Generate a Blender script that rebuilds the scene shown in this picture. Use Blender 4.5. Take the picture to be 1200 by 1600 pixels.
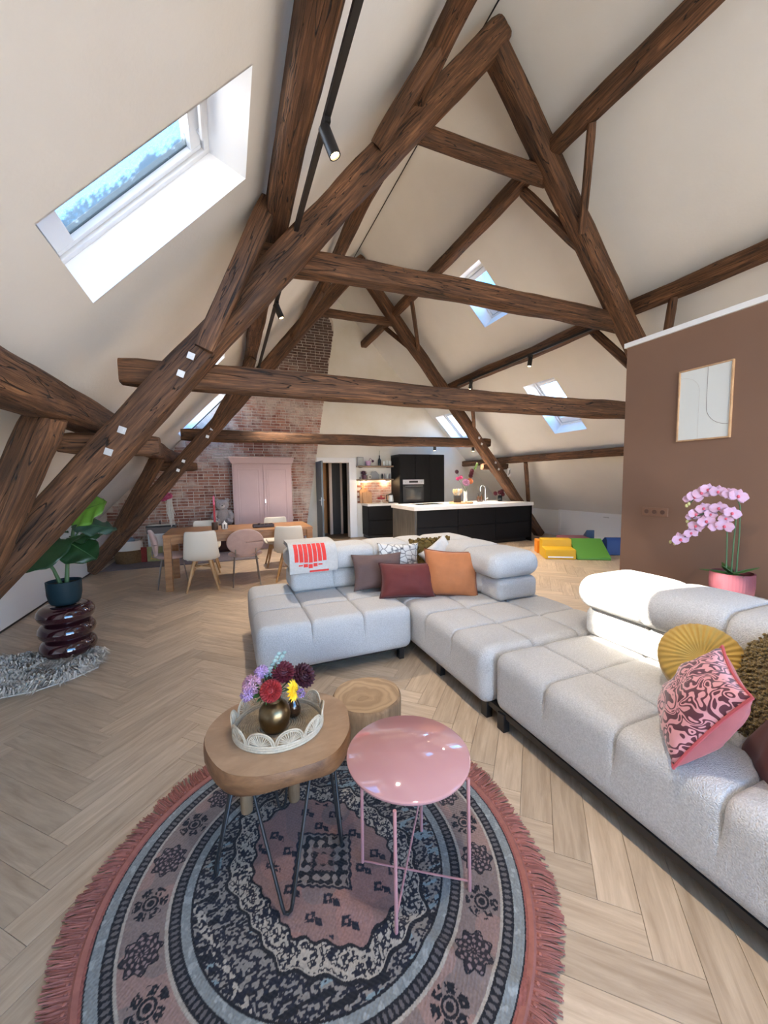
import bpy, bmesh, math, random
import numpy as np
from mathutils import Vector, Matrix, noise as mnoise
for o in list(bpy.data.objects): bpy.data.objects.remove(o)
SC = bpy.context.scene
COL = SC.collection
PI = math.pi
# ------------------------------------------------------------------ camera
cam_d = bpy.data.cameras.new('camera'); cam = bpy.data.objects.new('camera', cam_d); COL.objects.link(cam)
cam_d.sensor_fit = 'VERTICAL'; cam_d.sensor_height = 24.0; cam_d.lens = 9.0
cam_d.clip_start = .02; cam_d.clip_end = 200
_r = Vector((0.9260, -0.3771, -0.0149)); _u = Vector((0.0443, 0.0693, 0.9966)); _f = Vector((0.3748, 0.9236, -0.0809))
cam.matrix_world = Matrix(((_r.x, _u.x, -_f.x, 0), (_r.y, _u.y, -_f.y, 0), (_r.z, _u.z, -_f.z, 1.5), (0, 0, 0, 1)))
SC.camera = cam
# ------------------------------------------------------------------ world, sun, exposure
W = bpy.data.worlds.new('sky'); SC.world = W; W.use_nodes = True
_nt = W.node_tree; bg = _nt.nodes['Background']; bg.inputs[1].default_value = 9.0
_tc = _nt.nodes.new('ShaderNodeTexCoord'); _sp = _nt.nodes.new('ShaderNodeSeparateXYZ'); _nt.links.new(_tc.outputs['Generated'], _sp.inputs[0])
_mr = _nt.nodes.new('ShaderNodeMapRange'); _mr.inputs['From Min'].default_value = -1; _nt.links.new(_sp.outputs[2], _mr.inputs['Value'])
_cr = _nt.nodes.new('ShaderNodeValToRGB'); _e = _cr.color_ramp.elements          # sunlit ground, pale horizon, blue overhead
_e[0].position = 0; _e[0].color = (.33, .30, .26, 1); _e[1].position = .49; _e[1].color = (.36, .33, .29, 1)
for _p, _c in ((.505, (.95, .97, 1.0, 1)), (.545, (.80, .88, 1.0, 1)), (.60, (.19, .40, .70, 1)), (.68, (.034, .155, .37, 1)), (1.0, (.014, .10, .26, 1))):
    _q = _e.new(_p); _q.color = _c
_nt.links.new(_mr.outputs[0], _cr.inputs[0]); _nt.links.new(_cr.outputs[0], bg.inputs[0])
sun_d = bpy.data.lights.new('sun', 'SUN'); sun_d.energy = 14; sun_d.angle = math.radians(.6); sun_d.color = (1, .93, .82)
sun = bpy.data.objects.new('sun', sun_d); COL.objects.link(sun)
sun.rotation_euler = Vector((1, -.345, -.852)).to_track_quat('-Z', 'Y').to_euler(); sun.location = (-8, 4, 12)
vs = SC.view_settings; vs.view_transform = 'Standard'; vs.look = 'None'; vs.gamma = 1; vs.use_curve_mapping = False
vs.exposure = 1.36
SC.cycles.max_bounces = 8

# ------------------------------------------------------------------ helpers
def link(o, parent=None):
    COL.objects.link(o)
    if parent is not None: o.parent = parent
    return o
def tag(o, label=None, cat=None, group=None, kind=None):
    if label: o['label'] = label
    if cat: o['category'] = cat
    if group: o['group'] = group
    if kind: o['kind'] = kind
    return o
def thing(name, label, cat, loc=(0, 0, 0), rz=0, group=None):
    o = link(bpy.data.objects.new(name, None)); o.location = loc; o.rotation_euler = (0, 0, rz); o.empty_display_size = .1
    return tag(o, label, cat, group)
class MB:
    def __init__(s): s.v = []; s.f = []
    def add(s, vs_, fs, T=None):
        b = len(s.v)
        if T is not None: vs_ = [T @ Vector(p) for p in vs_]
        s.v.extend([tuple(p) for p in vs_]); s.f.extend([tuple(b + i for i in f) for f in fs]); return s
    def box(s, x0, x1, y0, y1, z0, z1, T=None):
        return s.add([(x0, y0, z0), (x1, y0, z0), (x1, y1, z0), (x0, y1, z0), (x0, y0, z1), (x1, y0, z1), (x1, y1, z1), (x0, y1, z1)],
              [(0, 3, 2, 1), (4, 5, 6, 7), (0, 1, 5, 4), (1, 2, 6, 5), (2, 3, 7, 6), (3, 0, 4, 7)], T)
    def cbox(s, c, d, T=None):
        return s.box(c[0]-d[0]/2, c[0]+d[0]/2, c[1]-d[1]/2, c[1]+d[1]/2, c[2]-d[2]/2, c[2]+d[2]/2, T)
    def prism(s, poly, z0, z1, T=None):
        n = len(poly)
        return s.add([(x, y, z0) for x, y in poly] + [(x, y, z1) for x, y in poly],
              [tuple(reversed(range(n))), tuple(range(n, 2*n))] + [(i, (i+1) % n, n+(i+1) % n, n+i) for i in range(n)], T)
    def lathe(s, prof, n=24, T=None, c=(0, 0), cap=True, wob=None):
        vv = []
        for r, z in prof:
            for k in range(n):
                a = 2*PI*k/n; rr = r*(1 if wob is None else wob(a, z)); vv.append((c[0]+rr*math.cos(a), c[1]+rr*math.sin(a), z))
        ff = []
        for i in range(len(prof)-1):
            for k in range(n):
                k2 = (k+1) % n; ff.append((i*n+k, i*n+k2, (i+1)*n+k2, (i+1)*n+k))
        if cap:
            if prof[0][0] > 1e-5: ff.append(tuple(reversed(range(n))))
            m = (len(prof)-1)*n
            if prof[-1][0] > 1e-5: ff.append(tuple(range(m, m+n)))
        return s.add(vv, ff, T)
    def tube(s, pts, r, n=8, closed=False, cap=True, T=None):
        pts = [Vector(p) for p in pts]; N = len(pts)
        rr = r if hasattr(r, '__len__') else [r]*N
        tang = []
        for i in range(N):
            a = pts[(i-1) % N] if (closed or i > 0) else pts[i]; b = pts[(i+1) % N] if (closed or i < N-1) else pts[i]
            t = (b-a); tang.append(t.normalized() if t.length > 1e-9 else Vector((0, 0, 1)))
        up = Vector((0, 0, 1)) if abs(tang[0].z) < .9 else Vector((1, 0, 0))
        nx = tang[0].cross(up).normalized(); vv = []
        for i in range(N):
            nx = (nx - tang[i]*nx.dot(tang[i])); nx = nx.normalized() if nx.length > 1e-6 else tang[i].orthogonal().normalized()
            ny = tang[i].cross(nx)
            for k in range(n):
                a = 2*PI*k/n; vv.append(pts[i] + (nx*math.cos(a) + ny*math.sin(a))*rr[i])
        ff = []
        for i in range(N if closed else N-1):
            for k in range(n):
                j = (i+1) % N; k2 = (k+1) % n; ff.append((i*n+k, i*n+k2, j*n+k2, j*n+k))
        if cap and not closed: ff.append(tuple(reversed(range(n)))); ff.append(tuple(range((N-1)*n, N*n)))
        return s.add(vv, ff, T)
    def sphere(s, c, r, n=12, m=8, T=None):
        r = r if hasattr(r, '__len__') else (r, r, r); vv = [(c[0], c[1], c[2]-r[2])]; ff = []
        for i in range(1, m):
            p = -PI/2 + PI*i/m
            for k in range(n):
                a = 2*PI*k/n; vv.append((c[0]+r[0]*math.cos(p)*math.cos(a), c[1]+r[1]*math.cos(p)*math.sin(a), c[2]+r[2]*math.sin(p)))
        vv.append((c[0], c[1], c[2]+r[2])); L = len(vv)-1
        for k in range(n):
            k2 = (k+1) % n; ff.append((0, 1+k2, 1+k)); ff.append((L, L-n+k, L-n+k2))
            for i in range(m-2): ff.append((1+i*n+k, 1+i*n+k2, 1+(i+1)*n+k2, 1+(i+1)*n+k))
        return s.add(vv, ff, T)
    def grid(s, P, closed_u=False):
        nu = len(P); nv = len(P[0]); vv = [p for row in P for p in row]; ff = []
        for i in range(nu if closed_u else nu-1):
            for j in range(nv-1):
                i2 = (i+1) % nu; ff.append((i*nv+j, i2*nv+j, i2*nv+j+1, i*nv+j+1))
        return s.add(vv, ff)
    def build(s, name, mat, parent=None, loc=None, rot=None, smooth=False, bevel=0, ang=40, seg=2, M=None, sub=0):
        me = bpy.data.meshes.new(name); me.from_pydata(s.v, [], s.f); me.validate(); me.update()
        o = bpy.data.objects.new(name, me); link(o, parent)
        if isinstance(mat, (list, tuple)):
            for m in mat: me.materials.append(m)
        elif mat: me.materials.append(mat)
        if smooth: me.shade_smooth(); me.set_sharp_from_angle(angle=math.radians(ang))
        if loc: o.location = loc
        if rot: o.rotation_euler = rot
        if M is not None: o.matrix_basis = M
        if bevel:
            b = o.modifiers.new('bevel', 'BEVEL'); b.width = bevel; b.segments = seg; b.limit_method = 'ANGLE'; b.angle_limit = math.radians(50)
            me.shade_smooth(); me.set_sharp_from_angle(angle=math.radians(60)); b.harden_normals = False
        if sub:
            q = o.modifiers.new('sub', 'SUBSURF'); q.levels = sub; q.render_levels = sub
        return o
def B(*a): return MB().box(*a)
def copy_tree(o, parent=None, loc=None, rz=None, label=None):
    c = o.copy(); COL.objects.link(c); c.parent = parent
    if parent is not None: c.matrix_parent_inverse = o.matrix_parent_inverse.copy()
    for ch in list(o.children): copy_tree(ch, c)
    if loc is not None: c.location = loc
    if rz is not None: c.rotation_euler = (0, 0, rz)
    if label: c['label'] = label
    return c
def frame(c, zax, up):            # matrix at c with local z along zax and local y as near up as it gets
    z = Vector(zax).normalized(); y = Vector(up); y = (y - z*y.dot(z)).normalized(); x = y.cross(z)
    return Matrix(((x.x, y.x, z.x, c[0]), (x.y, y.y, z.y, c[1]), (x.z, y.z, z.z, c[2]), (0, 0, 0, 1)))
def rrect(w, h, r, n=5):
    P = []
    for cx, cy, a0 in ((w/2-r, h/2-r, 0), (-w/2+r, h/2-r, 90), (-w/2+r, -h/2+r, 180), (w/2-r, -h/2+r, 270)):
        for k in range(n+1):
            a = math.radians(a0+90*k/n); P.append((cx+r*math.cos(a), cy+r*math.sin(a)))
    return P

# ------------------------------------------------------------------ materials
MATS = {}
def mk(name, col, rough=.6, metal=0, spec=.5, var=0, vscale=6, vcol=None, bump=0, bscale=200, stretch=None, sheen=0, coat=0, trans=0, detail=4, emit=0, sss=0, coord='Object', isl=0, voro=False):
    m = bpy.data.materials.new(name); m.use_nodes = True; nt = m.node_tree; N = nt.nodes; L = nt.links
    b = N['Principled BSDF']; b.inputs['Base Color'].default_value = (*col, 1); b.inputs['Roughness'].default_value = rough
    b.inputs['Metallic'].default_value = metal; b.inputs['Specular IOR Level'].default_value = spec
    b.inputs['Sheen Weight'].default_value = sheen; b.inputs['Coat Weight'].default_value = coat; b.inputs['Transmission Weight'].default_value = trans
    if emit: b.inputs['Emission Color'].default_value = (*col, 1); b.inputs['Emission Strength'].default_value = emit
    if sss: b.inputs['Subsurface Weight'].default_value = sss; b.inputs['Subsurface Radius'].default_value = (.02, .01, .005)
    tc = N.new('ShaderNodeTexCoord'); mp = N.new('ShaderNodeMapping'); L.new(tc.outputs[coord], mp.inputs[0])
    if stretch: mp.inputs['Scale'].default_value = stretch
    cur = None
    if var:
        nz = N.new('ShaderNodeTexNoise'); nz.inputs['Scale'].default_value = vscale; nz.inputs['Detail'].default_value = detail; nz.inputs['Roughness'].default_value = .6
        L.new(mp.outputs[0], nz.inputs['Vector'])
        rp = N.new('ShaderNodeMapRange'); rp.inputs['From Min'].default_value = .3; rp.inputs['From Max'].default_value = .7; L.new(nz.outputs['Fac'], rp.inputs['Value'])
        mx = N.new('ShaderNodeMix'); mx.data_type = 'RGBA'
        c2 = vcol if vcol else tuple(c*(1-var) for c in col)
        mx.inputs['A'].default_value = (*col, 1); mx.inputs['B'].default_value = (*c2, 1); L.new(rp.outputs[0], mx.inputs['Factor'])
        cur = mx.outputs['Result']
    if isl:
        ge = N.new('ShaderNodeNewGeometry'); hs = N.new('ShaderNodeHueSaturation'); mr = N.new('ShaderNodeMapRange')
        mr.inputs['To Min'].default_value = 1-isl; mr.inputs['To Max'].default_value = 1+isl; L.new(ge.outputs['Random Per Island'], mr.inputs['Value']); L.new(mr.outputs[0], hs.inputs['Value'])
        if cur: L.new(cur, hs.inputs['Color'])
        else: hs.inputs['Color'].default_value = (*col, 1)
        cur = hs.outputs[0]
    if cur: L.new(cur, b.inputs['Base Color'])
    if bump:
        if voro: n2 = N.new('ShaderNodeTexVoronoi'); out = n2.outputs['Distance']
        else: n2 = N.new('ShaderNodeTexNoise'); n2.inputs['Detail'].default_value = 3; out = n2.outputs['Fac']
        n2.inputs['Scale'].default_value = bscale
        L.new(mp.outputs[0], n2.inputs['Vector']); bp = N.new('ShaderNodeBump'); bp.inputs['Strength'].default_value = bump; bp.inputs['Distance'].default_value = .01
        L.new(out, bp.inputs['Height']); L.new(bp.outputs[0], b.inputs['Normal'])
    MATS[name] = m; return m
def sub_hue(m, parts):   # random value per object
    nt = m.node_tree; N = nt.nodes; L = nt.links; b = N['Principled BSDF']
    inp = b.inputs['Base Color']; src = inp.links[0].from_socket if inp.links else None
    oi = N.new('ShaderNodeObjectInfo'); mr = N.new('ShaderNodeMapRange'); mr.inputs['To Min'].default_value = 1-parts; mr.inputs['To Max'].default_value = 1+parts
    hs = N.new('ShaderNodeHueSaturation'); L.new(oi.outputs['Random'], mr.inputs['Value']); L.new(mr.outputs[0], hs.inputs['Value'])
    if src: L.new(src, hs.inputs['Color'])
    else: hs.inputs['Color'].default_value = inp.default_value
    L.new(hs.outputs[0], inp)
def wood(name, c1, c2, rough=.6, stretch=(1, 14, 14), scale=3.0, bump=.4, c3=None, coat=0):
    m = bpy.data.materials.new(name); m.use_nodes = True; nt = m.node_tree; N = nt.nodes; L = nt.links; b = N['Principled BSDF']
    b.inputs['Roughness'].default_value = rough; b.inputs['Coat Weight'].default_value = coat
    tc = N.new('ShaderNodeTexCoord'); mp = N.new('ShaderNodeMapping'); mp.inputs['Scale'].default_value = stretch; L.new(tc.outputs['Object'], mp.inputs[0])
    oi = N.new('ShaderNodeObjectInfo'); ml = N.new('ShaderNodeMath'); ml.operation = 'MULTIPLY'; ml.inputs[1].default_value = 37; L.new(oi.outputs['Random'], ml.inputs[0])
    nz = N.new('ShaderNodeTexNoise'); nz.noise_dimensions = '4D'; nz.inputs['Scale'].default_value = scale; nz.inputs['Detail'].default_value = 7; nz.inputs['Roughness'].default_value = .62; nz.inputs['Distortion'].default_value = .6
    L.new(mp.outputs[0], nz.inputs['Vector']); L.new(ml.outputs[0], nz.inputs['W'])
    cr = N.new('ShaderNodeValToRGB'); e = cr.color_ramp.elements; e[0].position = .28; e[0].color = (*c1, 1); e[1].position = .68; e[1].color = (*c2, 1)
    if c3: q = cr.color_ramp.elements.new(.85); q.color = (*c3, 1)
    L.new(nz.outputs['Fac'], cr.inputs[0]); L.new(cr.outputs[0], b.inputs['Base Color'])
    bp = N.new('ShaderNodeBump'); bp.inputs['Strength'].default_value = bump; bp.inputs['Distance'].default_value = .01; L.new(nz.outputs['Fac'], bp.inputs['Height']); L.new(bp.outputs[0], b.inputs['Normal'])
    MATS[name] = m; return m
plaster = mk('roof_plaster', (.83, .825, .80), .85, var=.06, vscale=1.2, bump=.15, bscale=40)
wallwhite = mk('white_wall', (.85, .84, .81), .8, var=.05, vscale=1.5, bump=.1, bscale=30)
stained = mk('stained_plaster', (.84, .82, .77), .85, var=.1, vscale=1.2, vcol=(.76, .72, .62), bump=.1, bscale=30)
white = mk('white_paint', (.86, .87, .88), .4)
brownpaint = mk('brown_paint', (.215, .120, .077), .7, var=.06, vscale=1.5)
def beam_mat():
    m = bpy.data.materials.new('old_beam_wood'); m.use_nodes = True; nt = m.node_tree; N = nt.nodes; L = nt.links; b = N['Principled BSDF']; b.inputs['Roughness'].default_value = .68
    tc = N.new('ShaderNodeTexCoord'); oi = N.new('ShaderNodeObjectInfo'); ml = N.new('ShaderNodeMath'); ml.operation = 'MULTIPLY'; ml.inputs[1].default_value = 53; L.new(oi.outputs['Random'], ml.inputs[0])
    def nz(sc, scale, det, dist=0, rough=.6):
        mp = N.new('ShaderNodeMapping'); mp.inputs['Scale'].default_value = sc; L.new(tc.outputs['Object'], mp.inputs[0])
        n = N.new('ShaderNodeTexNoise'); n.noise_dimensions = '4D'; n.inputs['Scale'].default_value = scale; n.inputs['Detail'].default_value = det; n.inputs['Distortion'].default_value = dist; n.inputs['Roughness'].default_value = rough; L.new(mp.outputs[0], n.inputs['Vector']); L.new(ml.outputs[0], n.inputs['W']); return n.outputs['Fac']
    grain = nz((1, 22, 22), 2.4, 6, .8); tone = nz((1, 3, 3), 1.5, 3); crack = nz((.45, 7, 7), 2.0, 2, 1.2); blot = nz((3, 5, 5), 2.2, 5)
    cr = N.new('ShaderNodeValToRGB'); e = cr.color_ramp.elements; e[0].position = .30; e[0].color = (.028, .012, .0055, 1); e[1].position = .72; e[1].color = (.235, .112, .050, 1); q = e.new(.5); q.color = (.10, .044, .019, 1); L.new(grain, cr.inputs[0])
    mr = N.new('ShaderNodeMapRange'); mr.inputs['From Min'].default_value = .3; mr.inputs['From Max'].default_value = .7; mr.inputs['To Min'].default_value = .55; mr.inputs['To Max'].default_value = 1.55; L.new(tone, mr.inputs['Value'])
    hs = N.new('ShaderNodeHueSaturation'); L.new(cr.outputs[0], hs.inputs['Color']); L.new(mr.outputs[0], hs.inputs['Value'])
    m2 = N.new('ShaderNodeMapRange'); m2.inputs['From Min'].default_value = .58; m2.inputs['From Max'].default_value = .75; m2.inputs['To Max'].default_value = .65; L.new(blot, m2.inputs['Value'])
    x2 = N.new('ShaderNodeMix'); x2.data_type = 'RGBA'; L.new(m2.outputs[0], x2.inputs['Factor']); L.new(hs.outputs[0], x2.inputs['A']); x2.inputs['B'].default_value = (.045, .021, .011, 1)
    sb = N.new('ShaderNodeMath'); sb.operation = 'SUBTRACT'; sb.inputs[1].default_value = .5; L.new(crack, sb.inputs[0]); ab = N.new('ShaderNodeMath'); ab.operation = 'ABSOLUTE'; L.new(sb.outputs[0], ab.inputs[0])
    m3 = N.new('ShaderNodeMapRange'); m3.inputs['From Min'].default_value = .003; m3.inputs['From Max'].default_value = .012; L.new(ab.outputs[0], m3.inputs['Value'])
    x3 = N.new('ShaderNodeMix'); x3.data_type = 'RGBA'; L.new(m3.outputs[0], x3.inputs['Factor']); x3.inputs['A'].default_value = (.010, .005, .003, 1); L.new(x2.outputs['Result'], x3.inputs['B']); L.new(x3.outputs['Result'], b.inputs['Base Color'])
    ad = N.new('ShaderNodeMath'); ad.operation = 'MULTIPLY_ADD'; ad.inputs[1].default_value = 1.2; L.new(m3.outputs[0], ad.inputs[0]); L.new(grain, ad.inputs[2])
    bp = N.new('ShaderNodeBump'); bp.inputs['Strength'].default_value = .9; bp.inputs['Distance'].default_value = .012; L.new(ad.outputs[0], bp.inputs['Height']); L.new(bp.outputs[0], b.inputs['Normal']); return m
beamw = beam_mat()
plank_m = wood('oak_plank', (.385, .280, .185), (.61, .480, .345), .42, (1.3, 14, 14), 2.6, .12, (.69, .565, .43)); sub_hue(plank_m, .13)
plank_far = wood('oak_plank_far', (.385, .280, .185), (.61, .480, .345), .42, (5, 5, 5), 2.6, .12, (.69, .565, .43))
def add_isl(m, k):
    nt = m.node_tree; N = nt.nodes; L = nt.links; b = N['Principled BSDF']; src = b.inputs['Base Color'].links[0].from_socket
    ge = N.new('ShaderNodeNewGeometry'); mr = N.new('ShaderNodeMapRange'); mr.inputs['To Min'].default_value = 1-k; mr.inputs['To Max'].default_value = 1+k
    hs = N.new('ShaderNodeHueSaturation'); L.new(ge.outputs['Random Per Island'], mr.inputs['Value']); L.new(mr.outputs[0], hs.inputs['Value']); L.new(src, hs.inputs['Color']); L.new(hs.outputs[0], b.inputs['Base Color'])
add_isl(plank_far, .13)
joint_m = mk('plank_joint', (.20, .14, .095), .8)
black = mk('black_metal', (.012, .012, .013), .45)
steel = mk('steel', (.55, .55, .56), .3, 1)
# glass pane: clear with a faint mirror
def glass_mat(name, frost=False, tint=(1, 1, 1)):
    m = bpy.data.materials.new(name); m.use_nodes = True; nt = m.node_tree; N = nt.nodes; L = nt.links
    N.remove(N['Principled BSDF']); out = N['Material Output']
    tr = N.new('ShaderNodeBsdfTransparent'); tr.inputs[0].default_value = (*tint, 1); gl = N.new('ShaderNodeBsdfGlossy'); gl.inputs['Roughness'].default_value = .03
    mx = N.new('ShaderNodeMixShader'); mx.inputs[0].default_value = .06; L.new(tr.outputs[0], mx.inputs[1]); L.new(gl.outputs[0], mx.inputs[2]); last = mx
    if frost:   # dew that has run together along the lower part of the pane
        tc = N.new('ShaderNodeTexCoord'); sp = N.new('ShaderNodeSeparateXYZ'); L.new(tc.outputs['Object'], sp.inputs[0])
        nz = N.new('ShaderNodeTexNoise'); nz.inputs['Scale'].default_value = 34; nz.inputs['Detail'].default_value = 6; L.new(tc.outputs['Object'], nz.inputs['Vector'])
        n3 = N.new('ShaderNodeTexNoise'); n3.inputs['Scale'].default_value = 5; n3.inputs['Detail'].default_value = 2; L.new(tc.outputs['Object'], n3.inputs['Vector'])
        a1 = N.new('ShaderNodeMath'); a1.operation = 'MULTIPLY_ADD'; a1.inputs[1].default_value = 3.2; a1.inputs[2].default_value = -.42; L.new(sp.outputs[1], a1.inputs[0])
        a2 = N.new('ShaderNodeMath'); a2.operation = 'ADD'; L.new(a1.outputs[0], a2.inputs[0]); L.new(nz.outputs['Fac'], a2.inputs[1])
        a3 = N.new('ShaderNodeMath'); a3.operation = 'ADD'; L.new(a2.outputs[0], a3.inputs[0]); L.new(n3.outputs['Fac'], a3.inputs[1])
        mr = N.new('ShaderNodeMapRange'); mr.inputs['From Min'].default_value = .95; mr.inputs['From Max'].default_value = 1.25; mr.inputs['To Max'].default_value = .8; L.new(a3.outputs[0], mr.inputs['Value'])
        tl = N.new('ShaderNodeBsdfTranslucent'); tl.inputs[0].default_value = (.052, .066, .072, 1)
        m2 = N.new('ShaderNodeMixShader'); L.new(mr.outputs[0], m2.inputs[0]); L.new(mx.outputs[0], m2.inputs[1]); L.new(tl.outputs[0], m2.inputs[2]); last = m2
    L.new(last.outputs[0], out.inputs[0]); MATS[name] = m; return m
pane_m = glass_mat('window_glass'); pane_frost = glass_mat('dewy_window_glass', True)

# ------------------------------------------------------------------ roof, walls, floor
RX, RZ, SL = 2.68, 6.2, 1.04          # ridge and slope
Y0, Y1 = -2.6, 9.8                    # front and back gables
XL, XR = -3.35, 8.71
THK = .43                             # vertical thickness of the roof build-up
SKY = [  # side, x0, x1, y0, y1
    (-1, -.735, .215, 2.235, 3.03), (-1, -.87, .05, 5.90, 6.68), (-1, -.87, .05, 8.78, 9.56), (-1, -.735, .215, -1.30, -.50),  # fourth opening is out of view, added for more light indoors
    (1, 3.857, 4.52, 5.335, 6.065), (1, 5.47, 6.316, 5.345, 6.11), (1, 5.51, 6.32, 8.86, 9.62), (1, 3.75, 4.62, .05, 1.15)]  # last opening is unseen: inferred from the sofa's shadow, added for light
def zroof(x): return RZ - SL*abs(x-RX)
SILL, HEAD = .03, .10     # the linings flare a little at sill and head (metres along the slope)
def outer_hole(h):
    # outer opening straight out along the slope normal, narrowed by the flare
    sh = THK*SL/(1+SL*SL); k = math.sqrt(1+SL*SL)
    if h[0] < 0: return (h[0], h[1]-sh+SILL/k, h[2]-sh-HEAD/k, h[3], h[4])
    return (h[0], h[1]+sh+HEAD/k, h[2]+sh-SILL/k, h[3], h[4])
def make_slope(side):
    m = MB()
    for lv in (0, 1):
        holes = [(outer_hole(h) if lv else h) for h in SKY if h[0] == side]; dz = THK*lv
        xs = sorted({RX, XL if side < 0 else XR} | {h[1] for h in holes} | {h[2] for h in holes})
        ys = sorted({Y0-.2, Y1+.2} | {h[3] for h in holes} | {h[4] for h in holes})
        for i in range(len(xs)-1):
            for j in range(len(ys)-1):
                xm = (xs[i]+xs[i+1])/2; ym = (ys[j]+ys[j+1])/2
                if any(h[1] < xm < h[2] and h[3] < ym < h[4] for h in holes): continue
                a, b, c, d = xs[i], xs[i+1], ys[j], ys[j+1]
                m.add([(a, c, zroof(a)+dz), (b, c, zroof(b)+dz), (b, d, zroof(b)+dz), (a, d, zroof(a)+dz)], [(0, 1, 2, 3) if lv else (0, 3, 2, 1)])
    o = m.build('ceiling_left' if side < 0 else 'ceiling_right', plaster); tag(o, kind='structure'); return o
make_slope(-1); make_slope(1)
# thin dark joint along the ridge
tag(MB().tube([(RX, Y0, RZ-.012), (RX, Y1-.05, RZ-.012)], .008, 6).build('trim_1', black), kind='structure')
wframe = mk('window_frame_white', (.80, .82, .84), .35); wsash = mk('window_sash_grey', (.50, .52, .54), .4)
NRM = math.sqrt(1+SL*SL)
for n, (sd, x0, x1, y0, y1) in enumerate(SKY):
    xc = (x0+x1)/2; yc = (y0+y1)/2; Ls = (x1-x0)*NRM; Ly = y1-y0; D = THK/NRM*1.0
    # local frame: x up the slope, y along the room, z outwards
    ux = Vector((-sd/NRM*1.0, 0, SL/NRM)); 
    uz = Vector((sd*SL/NRM, 0, 1/NRM)); uy = uz.cross(ux)
    Mx = Matrix(((ux.x, uy.x, uz.x, xc), (ux.y, uy.y, uz.y, yc), (ux.z, uy.z, uz.z, zroof(xc)), (0, 0, 0, 1)))
    w = link(bpy.data.objects.new('window_%d' % (n+1), None)); w.matrix_basis = Mx; w['kind'] = 'structure'
    a, b = Ls/2, Ly/2; xa, xb = -a+SILL, a-HEAD
    for nm, q in (('side_lining', [(-a, -b, 0), (a, -b, 0), (xb, -b, D), (xa, -b, D)]), ('side_lining', [(-a, b, 0), (xa, b, D), (xb, b, D), (a, b, 0)]), ('sill_lining', [(-a, -b, 0), (xa, -b, D), (xa, b, D), (-a, b, 0)]), ('head_lining', [(a, -b, 0), (a, b, 0), (xb, b, D), (xb, -b, D)])):
        o = MB().add(q, [(0, 1, 2, 3)]).build(nm, white, w); sd_ = o.modifiers.new('board', 'SOLIDIFY'); sd_.thickness = .012; sd_.offset = 1 if nm != 'x' else -1
    def ring(x0_, x1_, b0, wd, z0, z1, we=None):
        we = we or wd; q = MB(); q.box(x0_, x1_, -b0, -b0+wd, z0, z1); q.box(x0_, x1_, b0-wd, b0, z0, z1); q.box(x0_, x0_+we+(.04 if we > wd else 0), -b0+wd, b0-wd, z0, z1); q.box(x1_-we, x1_, -b0+wd, b0-wd, z0, z1); return q
    ring(xa-.02, xb+.02, b, .045, D-.06, D+.05).build('frame', wframe, w, bevel=.004)
    ring(xa+.025, xb-.025, b-.045, .012, D-.03, D+.04).build('gasket', wsash, w)
    ring(xa+.037, xb-.037, b-.057, .036, D-.045, D+.03, .085).build('sash', wframe, w, bevel=.004)
    pb = b-.093; x2_, x3_ = xa+.162, xb-.122
    B(x2_, x3_, -pb, pb, D-.012, D).build('pane', pane_frost if n == 0 else pane_m, w)
    MB().box(xb-.062, xb-.04, -b*.55, b*.55, D-.085, D-.065).box(xb-.062, xb-.04, -b*.5, -b*.5+.02, D-.07, D-.04).box(xb-.062, xb-.04, b*.5-.02, b*.5, D-.07, D-.04).build('handle_bar', wframe, w, bevel=.003)

# floor: slab with one object for every near herringbone plank
fl = B(XL, XR, Y0, 11.9, -.12, -.006).build('floor', joint_m); tag(fl, kind='structure')
PW, PL = .135, .675
def herring():
    n = 5; c45 = math.cos(math.radians(46.5)); s45 = math.sin(math.radians(46.5)); res = []
    R_ = 90
    def put(cx, cy, horiz):
        x = (cx*c45 - cy*s45)*PW; y = (cx*s45 + cy*c45)*PW
        res.append((x + .32, y, math.radians(46.5) + (0 if horiz else PI/2)))
    for r in range(-R_, R_+70):
        for k in range(-12, 13):
            x = r + 2*n*k; put(x + n/2, r + .5, True)
            y = r - 2*n + 1 + 2*n*k; put(r + .5, y + n/2, False)
    return res
planks = [p for p in herring() if -2.7 < p[0] < 8.4 and -.6 < p[1] < 9.75]
camf = (_f.x, _f.y)
def inview(p):
    d = p[0]*camf[0] + p[1]*camf[1]; l = p[0]*camf[1] - p[1]*camf[0]; return d > .9 and abs(l) < d*1.25 and not (p[0] > 1.9 and p[1] < 2.2)
planks.sort(key=lambda p: (0 if inview(p) else 1, math.hypot(p[0], p[1])))
hl, hw = PL/2-.0003, PW/2-.0003
pm = MB().add([(-hl, -hw, -.006), (hl, -hw, -.006), (hl, hw, -.006), (-hl, hw, -.006), (-hl+.0007, -hw+.0007, 0), (hl-.0007, -hw+.0007, 0), (hl-.0007, hw-.0007, 0), (-hl+.0007, hw-.0007, 0)],
    [(4, 5, 6, 7), (0, 1, 5, 4), (1, 2, 6, 5), (2, 3, 7, 6), (3, 0, 4, 7)])
first = None
for p in planks[:300]:
    if first is None: o = first = pm.build('plank', plank_m, fl)
    else: o = first.copy(); link(o, fl)
    o.location = (p[0], p[1], 0); o.rotation_euler = (0, 0, p[2])
for hz in (0, 1):
    ang = math.radians(46.5) + hz*PI/2; m = MB()
    for p in planks[300:]:
        if abs(p[2]-ang) > .1: continue
        m.add(pm.v, pm.f, Matrix.Rotation(-ang, 4, 'Z') @ Matrix.Translation((p[0], p[1], 0)) @ Matrix.Rotation(p[2], 4, 'Z'))
    o = m.build('plank_field', MATS['oak_plank_far'], fl, rot=(0, 0, ang)); o['kind'] = 'stuff'
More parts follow.
